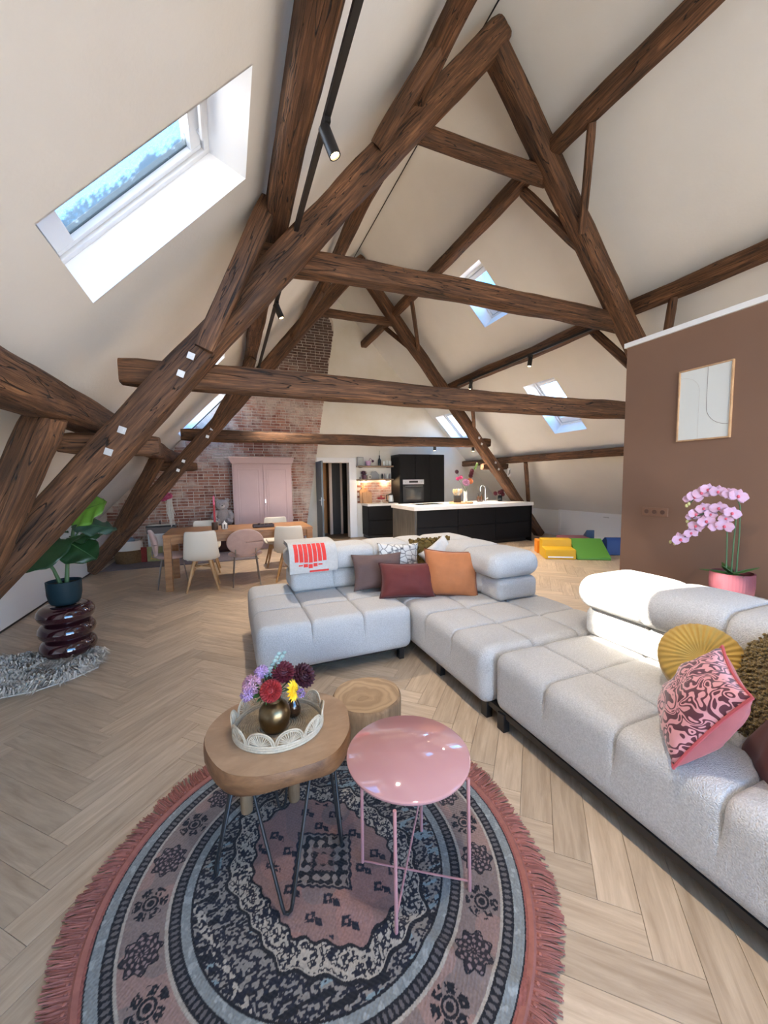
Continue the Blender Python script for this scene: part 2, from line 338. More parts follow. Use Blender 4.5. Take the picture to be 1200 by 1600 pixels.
for nd in plank_far.node_tree.nodes:
    if nd.type == 'MAPPING': nd.inputs['Scale'].default_value = (1.3, 14, 14)

# knee walls
kl = MB().box(-2.26, -2.22, Y0, Y1-.25, .02, .55).box(-2.86, -2.20, Y0, Y1-.25, .55, .575).build('wall_left', white, bevel=.003); tag(kl, kind='structure')
MB().box(-2.225, -2.219, Y0, Y1-.25, 0, .02).build('shadow_gap', black, kl)
kr = B(8.0, 8.06, Y0, Y1, 0, .70).build('wall_right', wallwhite); tag(kr, kind='structure')
dr = tag(MB().box(7.975, 8.0, 4.6, 7.46, .04, .62).build('door_1', white, bevel=.004), kind='structure')
MB().box(7.965, 8.0, 4.5, 7.53, .62, .685).box(7.965, 8.0, 7.46, 7.53, .04, .62).build('door_frame', white, dr, bevel=.003)
MB().box(7.966, 7.975, 6.1, 6.24, .585, .60).build('handle', steel, dr)
tag(B(7.985, 8.0, 7.53, Y1, 0, .07).build('baseboard_right', white, bevel=.003), kind='structure')
# back gable with the doorway
DX0, DX1, DZ = 2.13, 3.02, 2.02
m = MB(); T = .2
def gpoly(pts):
    n = len(pts); m.add([(x, Y1, z) for x, z in pts] + [(x, Y1+T, z) for x, z in pts], [tuple(range(n)), tuple(reversed(range(n, 2*n)))] + [(i, n+i, n+(i+1) % n, (i+1) % n) for i in range(n)])
gpoly([(XL, 0), (DX0, 0), (DX0, zroof(DX0)+.1), (XL, zroof(XL)+.1)])
gpoly([(DX0, DZ), (DX1, DZ), (DX1, zroof(DX1)+.1), (RX, RZ+.1), (DX0, zroof(DX0)+.1)])
gpoly([(DX1, 0), (XR, 0), (XR, zroof(XR)+.1), (DX1, zroof(DX1)+.1)])
tag(m.build('wall_back', stained), kind='structure')
tm = MB().box(DX1-.03, DX1+.17, Y1-.035, Y1, 0, DZ+.1).box(DX0, DX1-.03, Y1-.035, Y1, DZ-.03, DZ+.1).box(DX1-.03, DX1, Y1, Y1+T, 0, DZ).box(DX0, DX0+.03, Y1, Y1+T, 0, DZ).box(DX0, DX1, Y1, Y1+T, DZ-.03, DZ)
tag(tm.build('trim_2', white, bevel=.004), kind='structure')
# small hall behind the doorway
hallw = mk('hall_panel_dark', (.012, .010, .009), .6); hallo = mk('hall_orange_wood', (.55, .26, .08), .6, var=.3, vscale=3, stretch=(8, 8, 1)); hallp = mk('hall_pale_strip', (.62, .50, .42), .6)
tag(MB().box(1.9, 3.5, 10.95, 11.0, 0, 2.5).box(1.85, 1.9, 10.0, 11.0, 0, 2.5).box(3.5, 3.55, 10.0, 11.0, 0, 2.5).box(1.85, 3.55, 10.0, 11.0, 2.4, 2.45).build('wall_hall', hallo), kind='structure')
hc = thing('hall_wardrobe', 'dark two-door closet in the hall seen through the open doorway', 'closet', (2.70, 10.6, 0))
for k, (xa, xb) in enumerate(((.03, .27), (.33, .72))):
    B(xa, xb, 0, .04, .03, 2.2).build('door_panel', hallw, hc, bevel=.003)
B(-.05, .03, -.01, .06, 0, 2.25).build('stile', hallp, hc); B(.27, .33, -.01, .06, 0, 2.25).build('stile', hallp, hc); B(-.05, .86, .06, .3, 0, 2.3).build('carcass', hallw, hc)
for kx in (.24, .36): MB().sphere((kx, -.02, 1.02), .02, 8, 6).build('knob', black, hc, smooth=True)
# open door leaf
dl = tag(link(bpy.data.objects.new('door_2', None)), kind='structure'); dl.location = (2.12, 9.75, 0); dl.rotation_euler = (0, 0, math.radians(-92))
leafm = mk('door_blue_grey', (.11, .145, .18), .45)
B(0, .72, -.02, .02, .012, 2.0).build('leaf', leafm, dl, bevel=.003)
h = MB().box(.64, .68, -.028, -.02, .93, 1.13).tube([(.66, -.03, 1.06), (.66, -.06, 1.06), (.55, -.06, 1.06)], .009, 8); h.box(.64, .68, .02, .028, .93, 1.13).tube([(.66, .03, 1.06), (.66, .06, 1.06), (.55, .06, 1.06)], .009, 8)
h.build('handle', steel, dl)
# front gable behind the camera, its wide window added to light the room
m = MB(); FX0, FX1, FZ0, FZ1 = -.15, 5.5, .10, 3.15
def fpoly(pts):
    n = len(pts); m.add([(x, Y0-.2, z) for x, z in pts] + [(x, Y0, z) for x, z in pts], [tuple(range(n)), tuple(reversed(range(n, 2*n)))] + [(i, n+i, n+(i+1) % n, (i+1) % n) for i in range(n)])
fpoly([(XL, 0), (FX0, 0), (FX0, zroof(FX0)+.1), (XL, zroof(XL)+.1)]); fpoly([(FX0, 0), (FX1, 0), (FX1, FZ0), (FX0, FZ0)])
fpoly([(FX0, FZ1), (FX1, FZ1), (FX1, zroof(FX1)+.1), (RX, RZ+.1), (FX0, zroof(FX0)+.1)]); fpoly([(FX1, 0), (XR, 0), (XR, zroof(XR)+.1), (FX1, zroof(FX1)+.1)])
tag(m.build('wall_front', plaster), kind='structure')
wf = tag(link(bpy.data.objects.new('window_9', None)), kind='structure'); wf.location = ((FX0+FX1)/2, Y0-.1, FZ0)
hw_ = (FX1-FX0)/2; hh = FZ1-FZ0
MB().box(-hw_, hw_, -.04, .04, 0, .07).box(-hw_, hw_, -.04, .04, hh-.07, hh).box(-hw_, -hw_+.07, -.04, .04, .07, hh-.07).box(hw_-.07, hw_, -.04, .04, .07, hh-.07).build('frame', wframe, wf)
for k in range(3): B(-hw_+(k+1)*hw_/2-.03, -hw_+(k+1)*hw_/2+.03, -.035, .035, .07, hh-.07).build('mullion', wframe, wf)
for k in range(4):
    xa = -hw_ + k*hw_/2 + .07 - (.04 if k else 0); xb = -hw_ + (k+1)*hw_/2 - (.03 if k < 3 else .07); B(xa, xb, -.006, .006, .07, hh-.07).build('pane', pane_m, wf)

# brick chimney wall: body plus single bricks
CY = 9.56
mort = mk('brick_mortar', (.74, .67, .60), .9, var=.35, vscale=5, vcol=(.50, .41, .35), bump=.4, bscale=60)
def brick_mat():
    m = bpy.data.materials.new('old_brick'); m.use_nodes = True; nt = m.node_tree; N = nt.nodes; L = nt.links; b = N['Principled BSDF']; b.inputs['Roughness'].default_value = .9
    ge = N.new('ShaderNodeNewGeometry'); oi = N.new('ShaderNodeObjectInfo'); ad = N.new('ShaderNodeMath'); ad.operation = 'ADD'; L.new(ge.outputs['Random Per Island'], ad.inputs[0]); L.new(oi.outputs['Random'], ad.inputs[1])
    fr = N.new('ShaderNodeMath'); fr.operation = 'FRACT'; L.new(ad.outputs[0], fr.inputs[0])
    cr = N.new('ShaderNodeValToRGB'); e = cr.color_ramp.elements; e[0].color = (.19, .070, .048, 1); e[1].color = (.48, .24, .17, 1); q = e.new(.5); q.color = (.33, .135, .092, 1); L.new(fr.outputs[0], cr.inputs[0])
    nz = N.new('ShaderNodeTexNoise'); nz.inputs['Scale'].default_value = 4.5; nz.inputs['Detail'].default_value = 6; nz.inputs['Roughness'].default_value = .7; L.new(ge.outputs['Position'], nz.inputs['Vector'])
    n2 = N.new('ShaderNodeTexNoise'); n2.inputs['Scale'].default_value = .8; n2.inputs['Detail'].default_value = 2; L.new(ge.outputs['Position'], n2.inputs['Vector'])
    av = N.new('ShaderNodeMath'); av.operation = 'ADD'; L.new(nz.outputs['Fac'], av.inputs[0]); L.new(n2.outputs['Fac'], av.inputs[1])
    mr = N.new('ShaderNodeMapRange'); mr.inputs['From Min'].default_value = .90; mr.inputs['From Max'].default_value = 1.18; mr.inputs['To Max'].default_value = .80; L.new(av.outputs[0], mr.inputs['Value'])
    mx = N.new('ShaderNodeMix'); mx.data_type = 'RGBA'; L.new(mr.outputs[0], mx.inputs['Factor']); L.new(cr.outputs[0], mx.inputs['A']); mx.inputs['B'].default_value = (.70, .61, .54, 1)
    # soot near the flue head
    sp = N.new('ShaderNodeSeparateXYZ'); L.new(ge.outputs['Position'], sp.inputs[0]); s1 = N.new('ShaderNodeMath'); s1.operation = 'MULTIPLY_ADD'; s1.inputs[1].default_value = .45; L.new(sp.outputs[0], s1.inputs[0]); L.new(sp.outputs[2], s1.inputs[2])
    s2 = N.new('ShaderNodeMath'); s2.operation = 'ADD'; L.new(s1.outputs[0], s2.inputs[0]); L.new(n2.outputs['Fac'], s2.inputs[1])
    m3 = N.new('ShaderNodeMapRange'); m3.inputs['From Min'].default_value = 4.65; m3.inputs['From Max'].default_value = 5.95; m3.inputs['To Max'].default_value = .85; L.new(s2.outputs[0], m3.inputs['Value'])
    x3 = N.new('ShaderNodeMix'); x3.data_type = 'RGBA'; L.new(m3.outputs[0], x3.inputs['Factor']); L.new(mx.outputs['Result'], x3.inputs['A']); x3.inputs['B'].default_value = (.055, .022, .014, 1)
    L.new(x3.outputs['Result'], b.inputs['Base Color']); bp = N.new('ShaderNodeBump'); bp.inputs['Strength'].default_value = .5; bp.inputs['Distance'].default_value = .01; L.new(nz.outputs['Fac'], bp.inputs['Height']); L.new(bp.outputs[0], b.inputs['Normal'])
    return m
brick_m = brick_mat()
def cx_right(z): return 1.72 + .170*z
ctop = 5.62
poly = [(-3.2, 0), (cx_right(0), 0), (cx_right(5.2), 5.2), (cx_right(5.3)-.02, 5.45), (2.50, ctop), (2.18, ctop), (-3.2, zroof(-3.2))]
n = len(poly); m = MB(); m.add([(x, CY+.012, z) for x, z in poly] + [(x, Y1, z) for x, z in poly], [tuple(range(n)), tuple(reversed(range(n, 2*n)))] + [(i, n+i, n+(i+1) % n, (i+1) % n) for i in range(n)])
chim = m.build('wall_chimney', mort); tag(chim, kind='structure')
random.seed(4); bl = []
row = 0; z = .01
while z < ctop - .05:
    x = -2.9 + (.105 if row % 2 else 0)
    xr = cx_right(z+.03) if z < 5.2 else (cx_right(5.3) - (z-5.2)*.45)
    while x < xr - .02:
        L_ = .205 if random.random() < .72 else .1
        x2 = min(x + L_, xr)
        if zroof(x) > z + .07 and x2-x > .04: bl.append((x, x2, z, z+.052))
        x = x2 + .013
    z += .066; row += 1
def brick_geo(m, b, T=(0, 0, 0)):
    x0, x1, z0, z1 = [v - t for v, t in zip(b, (T[0], T[0], T[2], T[2]))]; j = lambda: random.uniform(-.005, .005); p = CY - random.uniform(.0, .008) - T[1]; q = CY + .014 - T[1]; c = .005
    m.add([(x0+j(), q, z0), (x1+j(), q, z0), (x1+j(), q, z1), (x0+j(), q, z1), (x0+c+j(), p, z0+c+j()*.8), (x1-c+j(), p, z0+c+j()*.8), (x1-c+j(), p, z1-c+j()*.8), (x0+c+j(), p, z1-c+j()*.8)],
      [(4, 5, 6, 7), (0, 1, 5, 4), (1, 2, 6, 5), (2, 3, 7, 6), (3, 0, 4, 7)])
# the bricks that show: not behind the wardrobe or under the low slope
def vis(b): return b[1]-b[0] > .15 and not (.0 < b[0] < 1.45 and b[2] < 2.0) and b[2] > .95 and b[0] > -1.6
bl.sort(key=lambda b: 0 if vis(b) else 1)
nv = sum(1 for b in bl if vis(b)); stepb = max(1, nv//300)
sel = set(range(0, nv, stepb)[:300]) if nv > 300 else set(range(nv))
sel = set(list(sel)[:300]); rest = MB()
for i, b in enumerate(bl):
    if i in sel:
        m = MB(); c = ((b[0]+b[1])/2, CY, (b[2]+b[3])/2); brick_geo(m, b, c); m.build('brick', brick_m, chim, loc=c)
    else: brick_geo(rest, b)
o = rest.build('brick_field', brick_m, chim); o['kind'] = 'stuff'

# brown partition with white cap
bw = tag(B(3.68, 3.80, -2.0, 2.68, 0, 2.755).build('wall_partition', brownpaint), kind='structure')
tag(B(3.66, 3.82, -2.0, 2.70, 2.755, 2.80).build('trim_3', white, bevel=.003), kind='structure')

# ------------------------------------------------------------------ timber frame
def beam(name, p0, p1, w, h, parent=None, seed=0, mat=None, bow=0.0, rough=.012, up=(0, 0, 1), ends=.0, taper=1.0):
    """hewn timber along local x: squarish rounded section, wandering edges"""
    p0 = Vector(p0); p1 = Vector(p1); d = p1-p0; L_ = d.length; x = d.normalized(); u = Vector(up)
    if abs(x.dot(u)) > .95: u = Vector((0, 1, 0))
    y = u.cross(x).normalized(); z = x.cross(y)
    M_ = Matrix(((x.x, y.x, z.x, p0.x), (x.y, y.y, z.y, p0.y), (x.z, y.z, z.z, p0.z), (0, 0, 0, 1)))
    ns = max(8, int(L_/.13)); nr = 24; P = []
    for i in range(ns+1):
        t = i/ns; s = L_*t; oy = mnoise.noise((s*.6, seed*7.1, 0))*rough*1.6; oz = mnoise.noise((s*.6, seed*7.1, 9))*rough*1.6 + bow*4*t*(1-t); ring = []
        k_ = 1 + (taper-1)*t
        for k in range(nr):
            a = 2*PI*k/nr + PI/nr; ca, sa = math.cos(a), math.sin(a); e = 5.5
            q = (abs(ca)**e + abs(sa)**e)**(-1/e)
            q *= 1 + mnoise.noise((s*1.6, ca*1.5+seed*3, sa*1.5))*.13 + mnoise.noise((s*6, ca*3+seed, sa*3))*.04
            en = 1 - ends*(1 if i in (0, ns) else 0)
            ring.append((s, oy + ca*q*w/2*k_*en, oz + sa*q*h/2*k_*en))
        P.append(ring)
    m = MB(); vv = [p for r in P for p in r]; ff = []
    for i in range(ns):
        for k in range(nr): k2 = (k+1) % nr; ff.append((i*nr+k, i*nr+k2, (i+1)*nr+k2, (i+1)*nr+k))
    ff.append(tuple(reversed(range(nr)))); ff.append(tuple(range(ns*nr, ns*nr+nr))); m.add(vv, ff)
    Mb = M_ if parent is None else parent.matrix_basis.inverted() @ M_
    return m.build(name, mat or beamw, parent, M=Mb, smooth=True, ang=50)
AZ, AS = 5.93, 1.2
def rx(side, z): return RX + side*(AZ-z)/AS
plate_m = mk('galvanised', (.62, .64, .66), .35, .8)
def truss(y, label, sd, foot_l, foot_r):
    t = thing('roof_truss', label, 'roof truss', (RX, y, 0), 0, 'timber roof trusses')
    bt = y+.15
    beam('rafter', (rx(-1, foot_l), y, foot_l), (RX+.10, y, AZ+.10), .23, .25, t, sd+1, bow=.02, ends=.12)
    beam('rafter', (rx(1, foot_r), y, foot_r), (RX+.04, y+.02, AZ-.06), .22, .23, t, sd+2, bow=.02)
    beam('tie_beam', (-.74, bt, 2.385), (6.07, bt, 2.40), .17, .215, t, sd+3, bow=-.02, ends=.12)
    beam('collar_beam', (.33, bt, 3.46), (4.93, bt, 3.50), .17, .205, t, sd+4, bow=.03)
    beam('top_collar', (1.72, bt-.02, 4.93), (3.55, bt-.02, 4.93), .14, .15, t, sd+5)
    beam('cleat', (-1.17, bt, 1.82), (-.50, bt, 1.82), .15, .16, t, sd+6, ends=.15); beam('cleat', (5.86, bt, 1.82), (6.62, bt, 1.82), .15, .16, t, sd+7, ends=.15)
    for s in (-1, 1):
        for zz in (2.34, 2.48, 1.74, 1.9):
            pl = MB().box(-.025, .025, -.006, 0, -.025, .025).lathe([(.014, 0), (.014, .012)], 6, Matrix.Rotation(PI/2, 4, 'X'))
            off = .02 if zz in (2.48, 1.9) else -.02
            pl.build('bolt_plate', plate_m, t, loc=(rx(s, zz)-RX+off*s, -.127, zz), rot=(0, math.radians(20), 0))
    return t
t1 = truss(3.5, 'near timber truss with white bolt plates arching over the sofa', 10, .0, .0)
t2 = truss(7.8, 'far timber truss in front of the brick chimney and the kitchen', 30, .06, .02)
PUR = [((1, .48, 3.71, .19), 'timber purlin with black light track on the left slope'), ((2, 1.74, 4.985, .16), 'thin upper purlin on the left slope below the ridge'), ((3, -1.0, 2.02, .235), 'heavy low purlin on the left above the potted plant'),
       ((4, 4.92, 3.65, .17), 'timber purlin with black light track on the right slope'), ((5, 3.47, 5.07, .17), 'upper purlin on the right slope nearest the ridge'), ((6, 6.58, 1.96, .16), 'low purlin on the right slope above the toy blocks')]
for (sd, x, z_, s), lb in PUR:
    yb_ = Y1-.02 if x > RX or x > 1 else CY-.01
    o = beam('purlin', (x, Y0+.02, z_), (x, yb_, z_), s, s, None, sd+50, bow=.0, rough=.02); tag(o, lb, 'roof beam', 'purlins of the roof')
def brace(t, p0, p1, sd, s=.11, bow=0): beam('wind_brace', p0, p1, s*.75, s, t, sd, bow=bow, rough=.01, ends=.1)
brace(t1, (.42, 3.36, 3.74), (-.12, 3.38, 2.54), 61, .15); brace(t1, (1.72, 2.93, 4.95), (1.36, 3.38, 4.44), 62, .13)
brace(t1, (3.49, 3.0, 5.0), (3.90, 3.44, 4.30), 63); brace(t1, (3.49, 3.95, 4.98), (4.02, 3.56, 4.24), 64)
brace(t1, (4.93, 4.13, 3.6), (5.22, 3.56, 2.85), 65); brace(t1, (4.93, 3.05, 3.6), (5.3, 3.44, 2.6), 66); brace(t1, (-1.0, 3.0, 1.95), (-1.62, 3.38, .82), 67, .21)
brace(t2, (3.49, 7.0, 5.0), (4.02, 7.74, 4.35), 68, .1); brace(t2, (3.49, 8.4, 5.0), (4.05, 7.86, 4.3), 69, .1); brace(t2, (4.93, 7.1, 3.56), (5.48, 7.74, 2.72), 70, .1)
brace(t2, (6.60, 7.25, 1.9), (7.15, 7.74, .9), 71, .12); brace(t2, (6.60, 8.65, 1.9), (7.05, 7.9, .8), 72, .14); brace(t2, (-1.0, 7.1, 1.95), (-1.75, 7.7, .75), 73, .19)
brace(t2, (.5, 7.0, 3.6), (-.2, 7.68, 2.5), 74, .14); brace(t2, (1.72, 7.05, 4.92), (1.28, 7.68, 4.25), 75, .13)
# light tracks with spots
lampw = mk('lamp_glow', (1, .72, .36), .4, emit=12)
def track(label, x, z_, ya, yb, spots, aim):
    t = thing('track_light', label, 'track light', (x, ya, z_), 0, 'black track lights on the purlins')
    B(-.018, .018, 0, yb-ya, -.018, .018).build('rail', black, t)
    for y in spots:
        hd = MB().tube([(0, 0, -.018), (0, 0, -.07)], .012, 8); hd.cbox((0, 0, -.03), (.035, .09, .03))
        a = Vector(aim).normalized(); o0 = Vector((.0, 0, -.075)) - a*.03; Tm = frame(o0, a, (0, 1, 0))
        hd.lathe([(.036, 0), (.036, .16), (.028, .16), (.028, .12)], 16, Tm, cap=True); hd.build('spot_head', black, t, loc=(0, y-ya, 0), smooth=True)
        MB().lathe([(.001, .150), (.027, .150)], 16, Tm, cap=False).build('lamp', lampw, t, loc=(0, y-ya, 0))
        ld = bpy.data.lights.new('spot_lamp', 'SPOT'); ld.energy = 75 if y < 1.8 else 35 if y < 3 else 130 if y < 7 else 200; ld.color = (1, .85, .68); ld.spot_size = math.radians(110); ld.spot_blend = 1; ld.shadow_soft_size = .06
        lo = bpy.data.objects.new('spot_lamp', ld); link(lo, t); lo.location = Vector((0, y-ya, 0)) + o0 + a*.17; lo.rotation_euler = a.to_track_quat('-Z', 'Y').to_euler()
track('black track with cylindrical spots along the left purlin', .625, 3.60, -1.6, 9.0, (-1.2, .75, 2.35, 4.75, 7.4), (.35, -.1, -.9))  # first two spots are unseen, added to light the near end of the room
track('black track with small spots along the right purlin', 4.80, 3.57, 3.9, 7.4, (5.2, 6.9), (-.25, -.1, -.95))

# ================================================================== sofa
boucle = mk('grey_boucle', (.69, .68, .665), 1.0, spec=.1, var=.26, vscale=170, bump=.9, bscale=190, detail=2)
def rbox(size, r, step=.04, seams=((), (), ()), depth=.022, sw=.006, puff=.007, fade=.45, zseam_sides=True):
    """rounded upholstered block, origin at its base centre; seams pull the cover in and fade out down the sides"""
    hx, hy, hz = [s/2 for s in size]; H = (hx, hy, hz); r = min(r, hx*.99, hy*.99, hz*.99); ax = []
    for i in range(3):
        n_ = max(3, int(2*H[i]/step)); c = set(np.linspace(-H[i], H[i], n_+1).round(4))
        for q in (r*.3, r*.65, r): c |= {round(-H[i]+q, 4), round(H[i]-q, 4)}
        for s in seams[i]:
            for q in (-.03, -.015, -.006, 0, .006, .015, .03): c.add(round(s+q, 4))
        c = sorted(x for x in c if -H[i]-1e-6 <= x <= H[i]+1e-6); ax.append([c[0]] + [c[k] for k in range(1, len(c)) if c[k]-c[k-1] > .0015])
        ax[-1][-1] = H[i]
    idx = {}; V = []; F = []
    def vid(p):
        k = (round(p[0], 4), round(p[1], 4), round(p[2], 4))
        if k not in idx: idx[k] = len(V); V.append(k)
        return idx[k]
    for a in range(3):
        b, c = (a+1) % 3, (a+2) % 3
        for sg in (-1, 1):
            for i in range(len(ax[b])-1):
                for j in range(len(ax[c])-1):
                    q = []
                    for (ii, jj) in ((i, j), (i+1, j), (i+1, j+1), (i, j+1)):
                        p = [0, 0, 0]; p[a] = sg*H[a]; p[b] = ax[b][ii]; p[c] = ax[c][jj]; q.append(vid(p))
                    F.append(tuple(q) if sg > 0 else tuple(reversed(q)))
    P = np.array(V, float); inn = np.clip(P, [-hx+r, -hy+r, -hz+r], [hx-r, hy-r, hz-r]); d = P-inn; nrm = np.linalg.norm(d, axis=1, keepdims=True); nrm[nrm < 1e-9] = 1; d /= nrm; Q = inn+d*r
    disp = np.zeros(len(Q)); pf = np.ones(len(Q))
    for i in range(3):
        edges = [-H[i]] + sorted(seams[i]) + [H[i]]
        if seams[i]:
            dist = np.min([np.abs(P[:, i]-s) for s in seams[i]], axis=0)
            zf = np.clip((Q[:, 2]+hz-2*hz*fade)/(2*hz*.3), 0, 1) if i < 2 else np.ones(len(Q))
            w_ = np.exp(-(dist/sw)**2) + .30*np.exp(-(dist/(sw*6))**2)
            disp -= depth*w_*zf*(1-np.abs(d[:, i])**3)
        fr = np.ones(len(Q))
        for k in range(len(edges)-1):
            mk_ = (P[:, i] >= edges[k]) & (P[:, i] <= edges[k+1]); t = (P[mk_, i]-edges[k])/(edges[k+1]-edges[k]); fr[mk_] = np.sin(PI*np.clip(t, 0, 1))**.6
        if i < 2: pf *= np.maximum(fr, .0) + 1e-9
    disp += puff*pf*np.clip(d[:, 2], 0, 1)
    Q = Q + d*disp[:, None]; Q[:, 2] += hz
    m = MB(); m.v = [tuple(p) for p in Q]; m.f = F; return m
sofa = thing('corner_sofa', 'large light grey tufted corner sofa with rounded backrests', 'sofa', (1.42, 2.6, 0))
def sp(name, x0, x1, y0, y1, z0, z1, r, sx=(), sy=(), sz=(), **k):
    cx_, cy_ = (x0+x1)/2, (y0+y1)/2
    m = rbox((x1-x0, y1-y0, z1-z0), r, seams=(tuple(s-cx_ for s in sx), tuple(s-cy_ for s in sy), tuple(s-(z0+z1)/2 for s in sz)), **k)
    return m.build(name, boucle, sofa, loc=(cx_-1.42, cy_-2.6, z0), smooth=True, ang=80)
# seats
sp('seat', .14, 1.385, 2.80, 4.08, .10, .455, .07, (.545, .96), (3.22, 3.64))
sp('seat', 1.395, 2.60, 1.86, 4.08, .10, .455, .07, (1.80, 2.20), (2.24, 2.62, 3.0, 3.38))
sp('seat', 1.45, 2.62, .09, 1.85, .10, .455, .07, (1.80, 2.20), (.30, .68, 1.06, 1.45))
sp('seat', 1.45, 2.62, -1.2, .08, .10, .455, .07, (1.80, 2.20), (-.77, -.35))
# backrest bases and headrests
def back(x0, x1, y0, y1, sx=(), sy=(), along='x', lean=.05):
    sp('backrest_base', x0, x1, y0, y1, .452, .642, .05, sx, sy, depth=.014, puff=.004, fade=0)
    if along == 'x': sp('headrest', x0-.03, x1+.03, y0-.03-lean, y1+.02, .645, .862, .105, sx, sy, depth=.02, puff=.012, fade=0)
    else: sp('headrest', x0-.03-lean, x1+.02, y0-.03, y1+.03, .645, .862, .105, sx, sy, depth=.02, puff=.012, fade=0)
back(.52, 2.05, 3.62, 4.03, (.93, 1.33, 1.72), (), 'x')
back(2.09, 2.52, 2.59, 4.03, (), (3.05, 3.5), 'y')
back(2.19, 2.60, .62, 1.84, (), (1.02, 1.42), 'y')
back(2.19, 2.60, -1.15, .57, (), (-.6, -.05), 'y')
legm = mk('sofa_leg_black', (.010, .010, .011), .4)
for (x, y) in ((.22, 2.88), (.22, 3.98), (1.30, 2.88), (1.47, 2.50), (1.47, 1.93), (1.47, 1.77), (1.47, .17), (1.47, 0), (2.5, 1.93), (2.5, 1.77), (2.5, 3.98), (2.52, .17), (1.30, 3.98), (1.47, -1.1), (2.52, -1.1)):
    B(-.022, .022, -.03, .03, 0, .105).build('leg', legm, sofa, loc=(x-1.42, y-2.6, 0), bevel=.003)
B(.2-1.42, 1.34-1.42, 2.86-2.6, 4.0-2.6, .085, .12).build('under_frame', legm, sofa); B(1.46-1.42, 2.55-1.42, -1.1-2.6, 4.0-2.6, .085, .12).build('under_frame', legm, sofa)

# ================================================================== cushions
def pillow(name, label, c, nrm, up, w, h, t, mat, trim=None, rnd=0, seed=0, n=22, roll=0, group='cushions on the grey sofa', flange=0, pinch=.10):
    M_ = frame(c, nrm, up)
    if roll: M_ = M_ @ Matrix.Rotation(math.radians(roll), 4, 'Z')
    P = {1: [], -1: []}
    for sg in (1, -1):
        for i in range(n+1):
            row = []
            for j in range(n+1):
                u = -1+2*i/n; v = -1+2*j/n; u = math.copysign(abs(u)**.85, u); v = math.copysign(abs(v)**.85, v)
                x = u*w/2*(1-pinch*(1-v*v)); y = v*h/2*(1-pinch*(1-u*u))
                z_ = t/2*max(0, (1-u**2)*(1-v**2))**.42*sg
                edge = (1-max(abs(u), abs(v)))
                z_ += (mnoise.noise((u*1.6+seed, v*1.6, sg*3))*.02 + mnoise.noise((u*4+seed, v*4, sg*5))*.007)*min(1, edge*4)
                row.append((x, y, z_))
            P[sg].append(row)
    m = MB(); m.grid(P[1]); k = len(m.f); m.grid(P[-1]); m.f = m.f[:k] + [tuple(reversed(f)) for f in m.f[k:]]
    bm_ = m
    root = link(bpy.data.objects.new(name, None)); root.matrix_basis = M_; root.empty_display_size = .05; tag(root, label, 'cushion', group)
    o = bm_.build('cover', mat, root, smooth=True, ang=70); me = o.data
    b2 = bmesh.new(); b2.from_mesh(me); bmesh.ops.remove_doubles(b2, verts=b2.verts, dist=.0008); b2.to_mesh(me); b2.free()
    if trim:
        ed = [P[1][i][0] for i in range(n)] + [P[1][n][j] for j in range(n)] + [P[1][n-i][n] for i in range(n)] + [P[1][0][n-j] for j in range(n)]
        MB().tube(ed, .0055, 6, closed=True).build('piping', trim, root, smooth=True)
    return root
def velvet(n_, c, s=.12): return mk(n_, c, .75, var=.18, vscale=9, sheen=s, bump=.1, bscale=300)
taupe = mk('taupe_weave', (.155, .095, .085), .9, var=.15, vscale=60, bump=.5, bscale=160, stretch=(1, 4, 1))
rust = velvet('rust_velvet', (.14, .018, .014)); orange = velvet('orange_velvet', (.50, .17, .055)); orange_e = mk('orange_edge', (.22, .06, .02), .8); rust_e = mk('rust_edge', (.07, .010, .008), .8)
beige = mk('beige_linen', (.45, .41, .37), .9, var=.12, vscale=30, bump=.4, bscale=200); palegrey = mk('pale_linen', (.62, .60, .57), .9, var=.1, vscale=30, bump=.3, bscale=200)
def sketch_mat():
    m = mk('sketch_print', (.66, .64, .60), .9); nt = m.node_tree; N = nt.nodes; L = nt.links; tc = N.new('ShaderNodeTexCoord'); v = N.new('ShaderNodeTexVoronoi'); v.feature = 'DISTANCE_TO_EDGE'; v.inputs['Scale'].default_value = 16; v.inputs['Randomness'].default_value = .7
    L.new(tc.outputs['Object'], v.inputs['Vector']); cr = N.new('ShaderNodeValToRGB'); cr.color_ramp.elements[0].color = (.09, .09, .10, 1); cr.color_ramp.elements[1].color = (.66, .64, .60, 1); cr.color_ramp.elements[1].position = .09; L.new(v.outputs['Distance'], cr.inputs[0]); L.new(cr.outputs[0], N['Principled BSDF'].inputs['Base Color']); return m
pillow('cushion', 'taupe woven cushion behind the dark red velvet one', (1.30, 3.38, .64), (-.15, -1, .45), (0, 0, 1), .50, .35, .17, taupe, seed=1)
pillow('cushion', 'dark red velvet lumbar cushion, frontmost of the corner pile', (1.47, 3.09, .60), (-.25, -1, .40), (0, 0, 1), .51, .32, .19, rust, rust_e, seed=2, roll=-2)
oc = pillow('cushion', 'orange velvet cushion with dark piping in the sofa corner', (1.86, 2.98, .645), (-.50, -1, .32), (0, 0, 1), .50, .43, .20, orange, orange_e, seed=3, roll=-3)
B(.17, .20, -.17, -.12, -.003, .003).build('care_tag', white, oc)
pillow('cushion', 'beige linen cushion tucked behind the orange velvet one', (2.06, 2.97, .63), (-1, -.75, .35), (0, 0, 1), .45, .36, .13, beige, seed=4, roll=4)
pillow('cushion', 'off-white cushion with black sketch print behind the taupe one', (1.56, 3.47, .69), (0, -1, .25), (0, 0, 1), .46, .38, .12, sketch_mat(), seed=5, roll=-4)
pillow('cushion', 'pale linen cushion peeking out in front of the olive pompom cushion', (1.99, 3.36, .71), (-.5, -1, .35), (0, 0, 1), .34, .36, .10, palegrey, seed=6, roll=38)
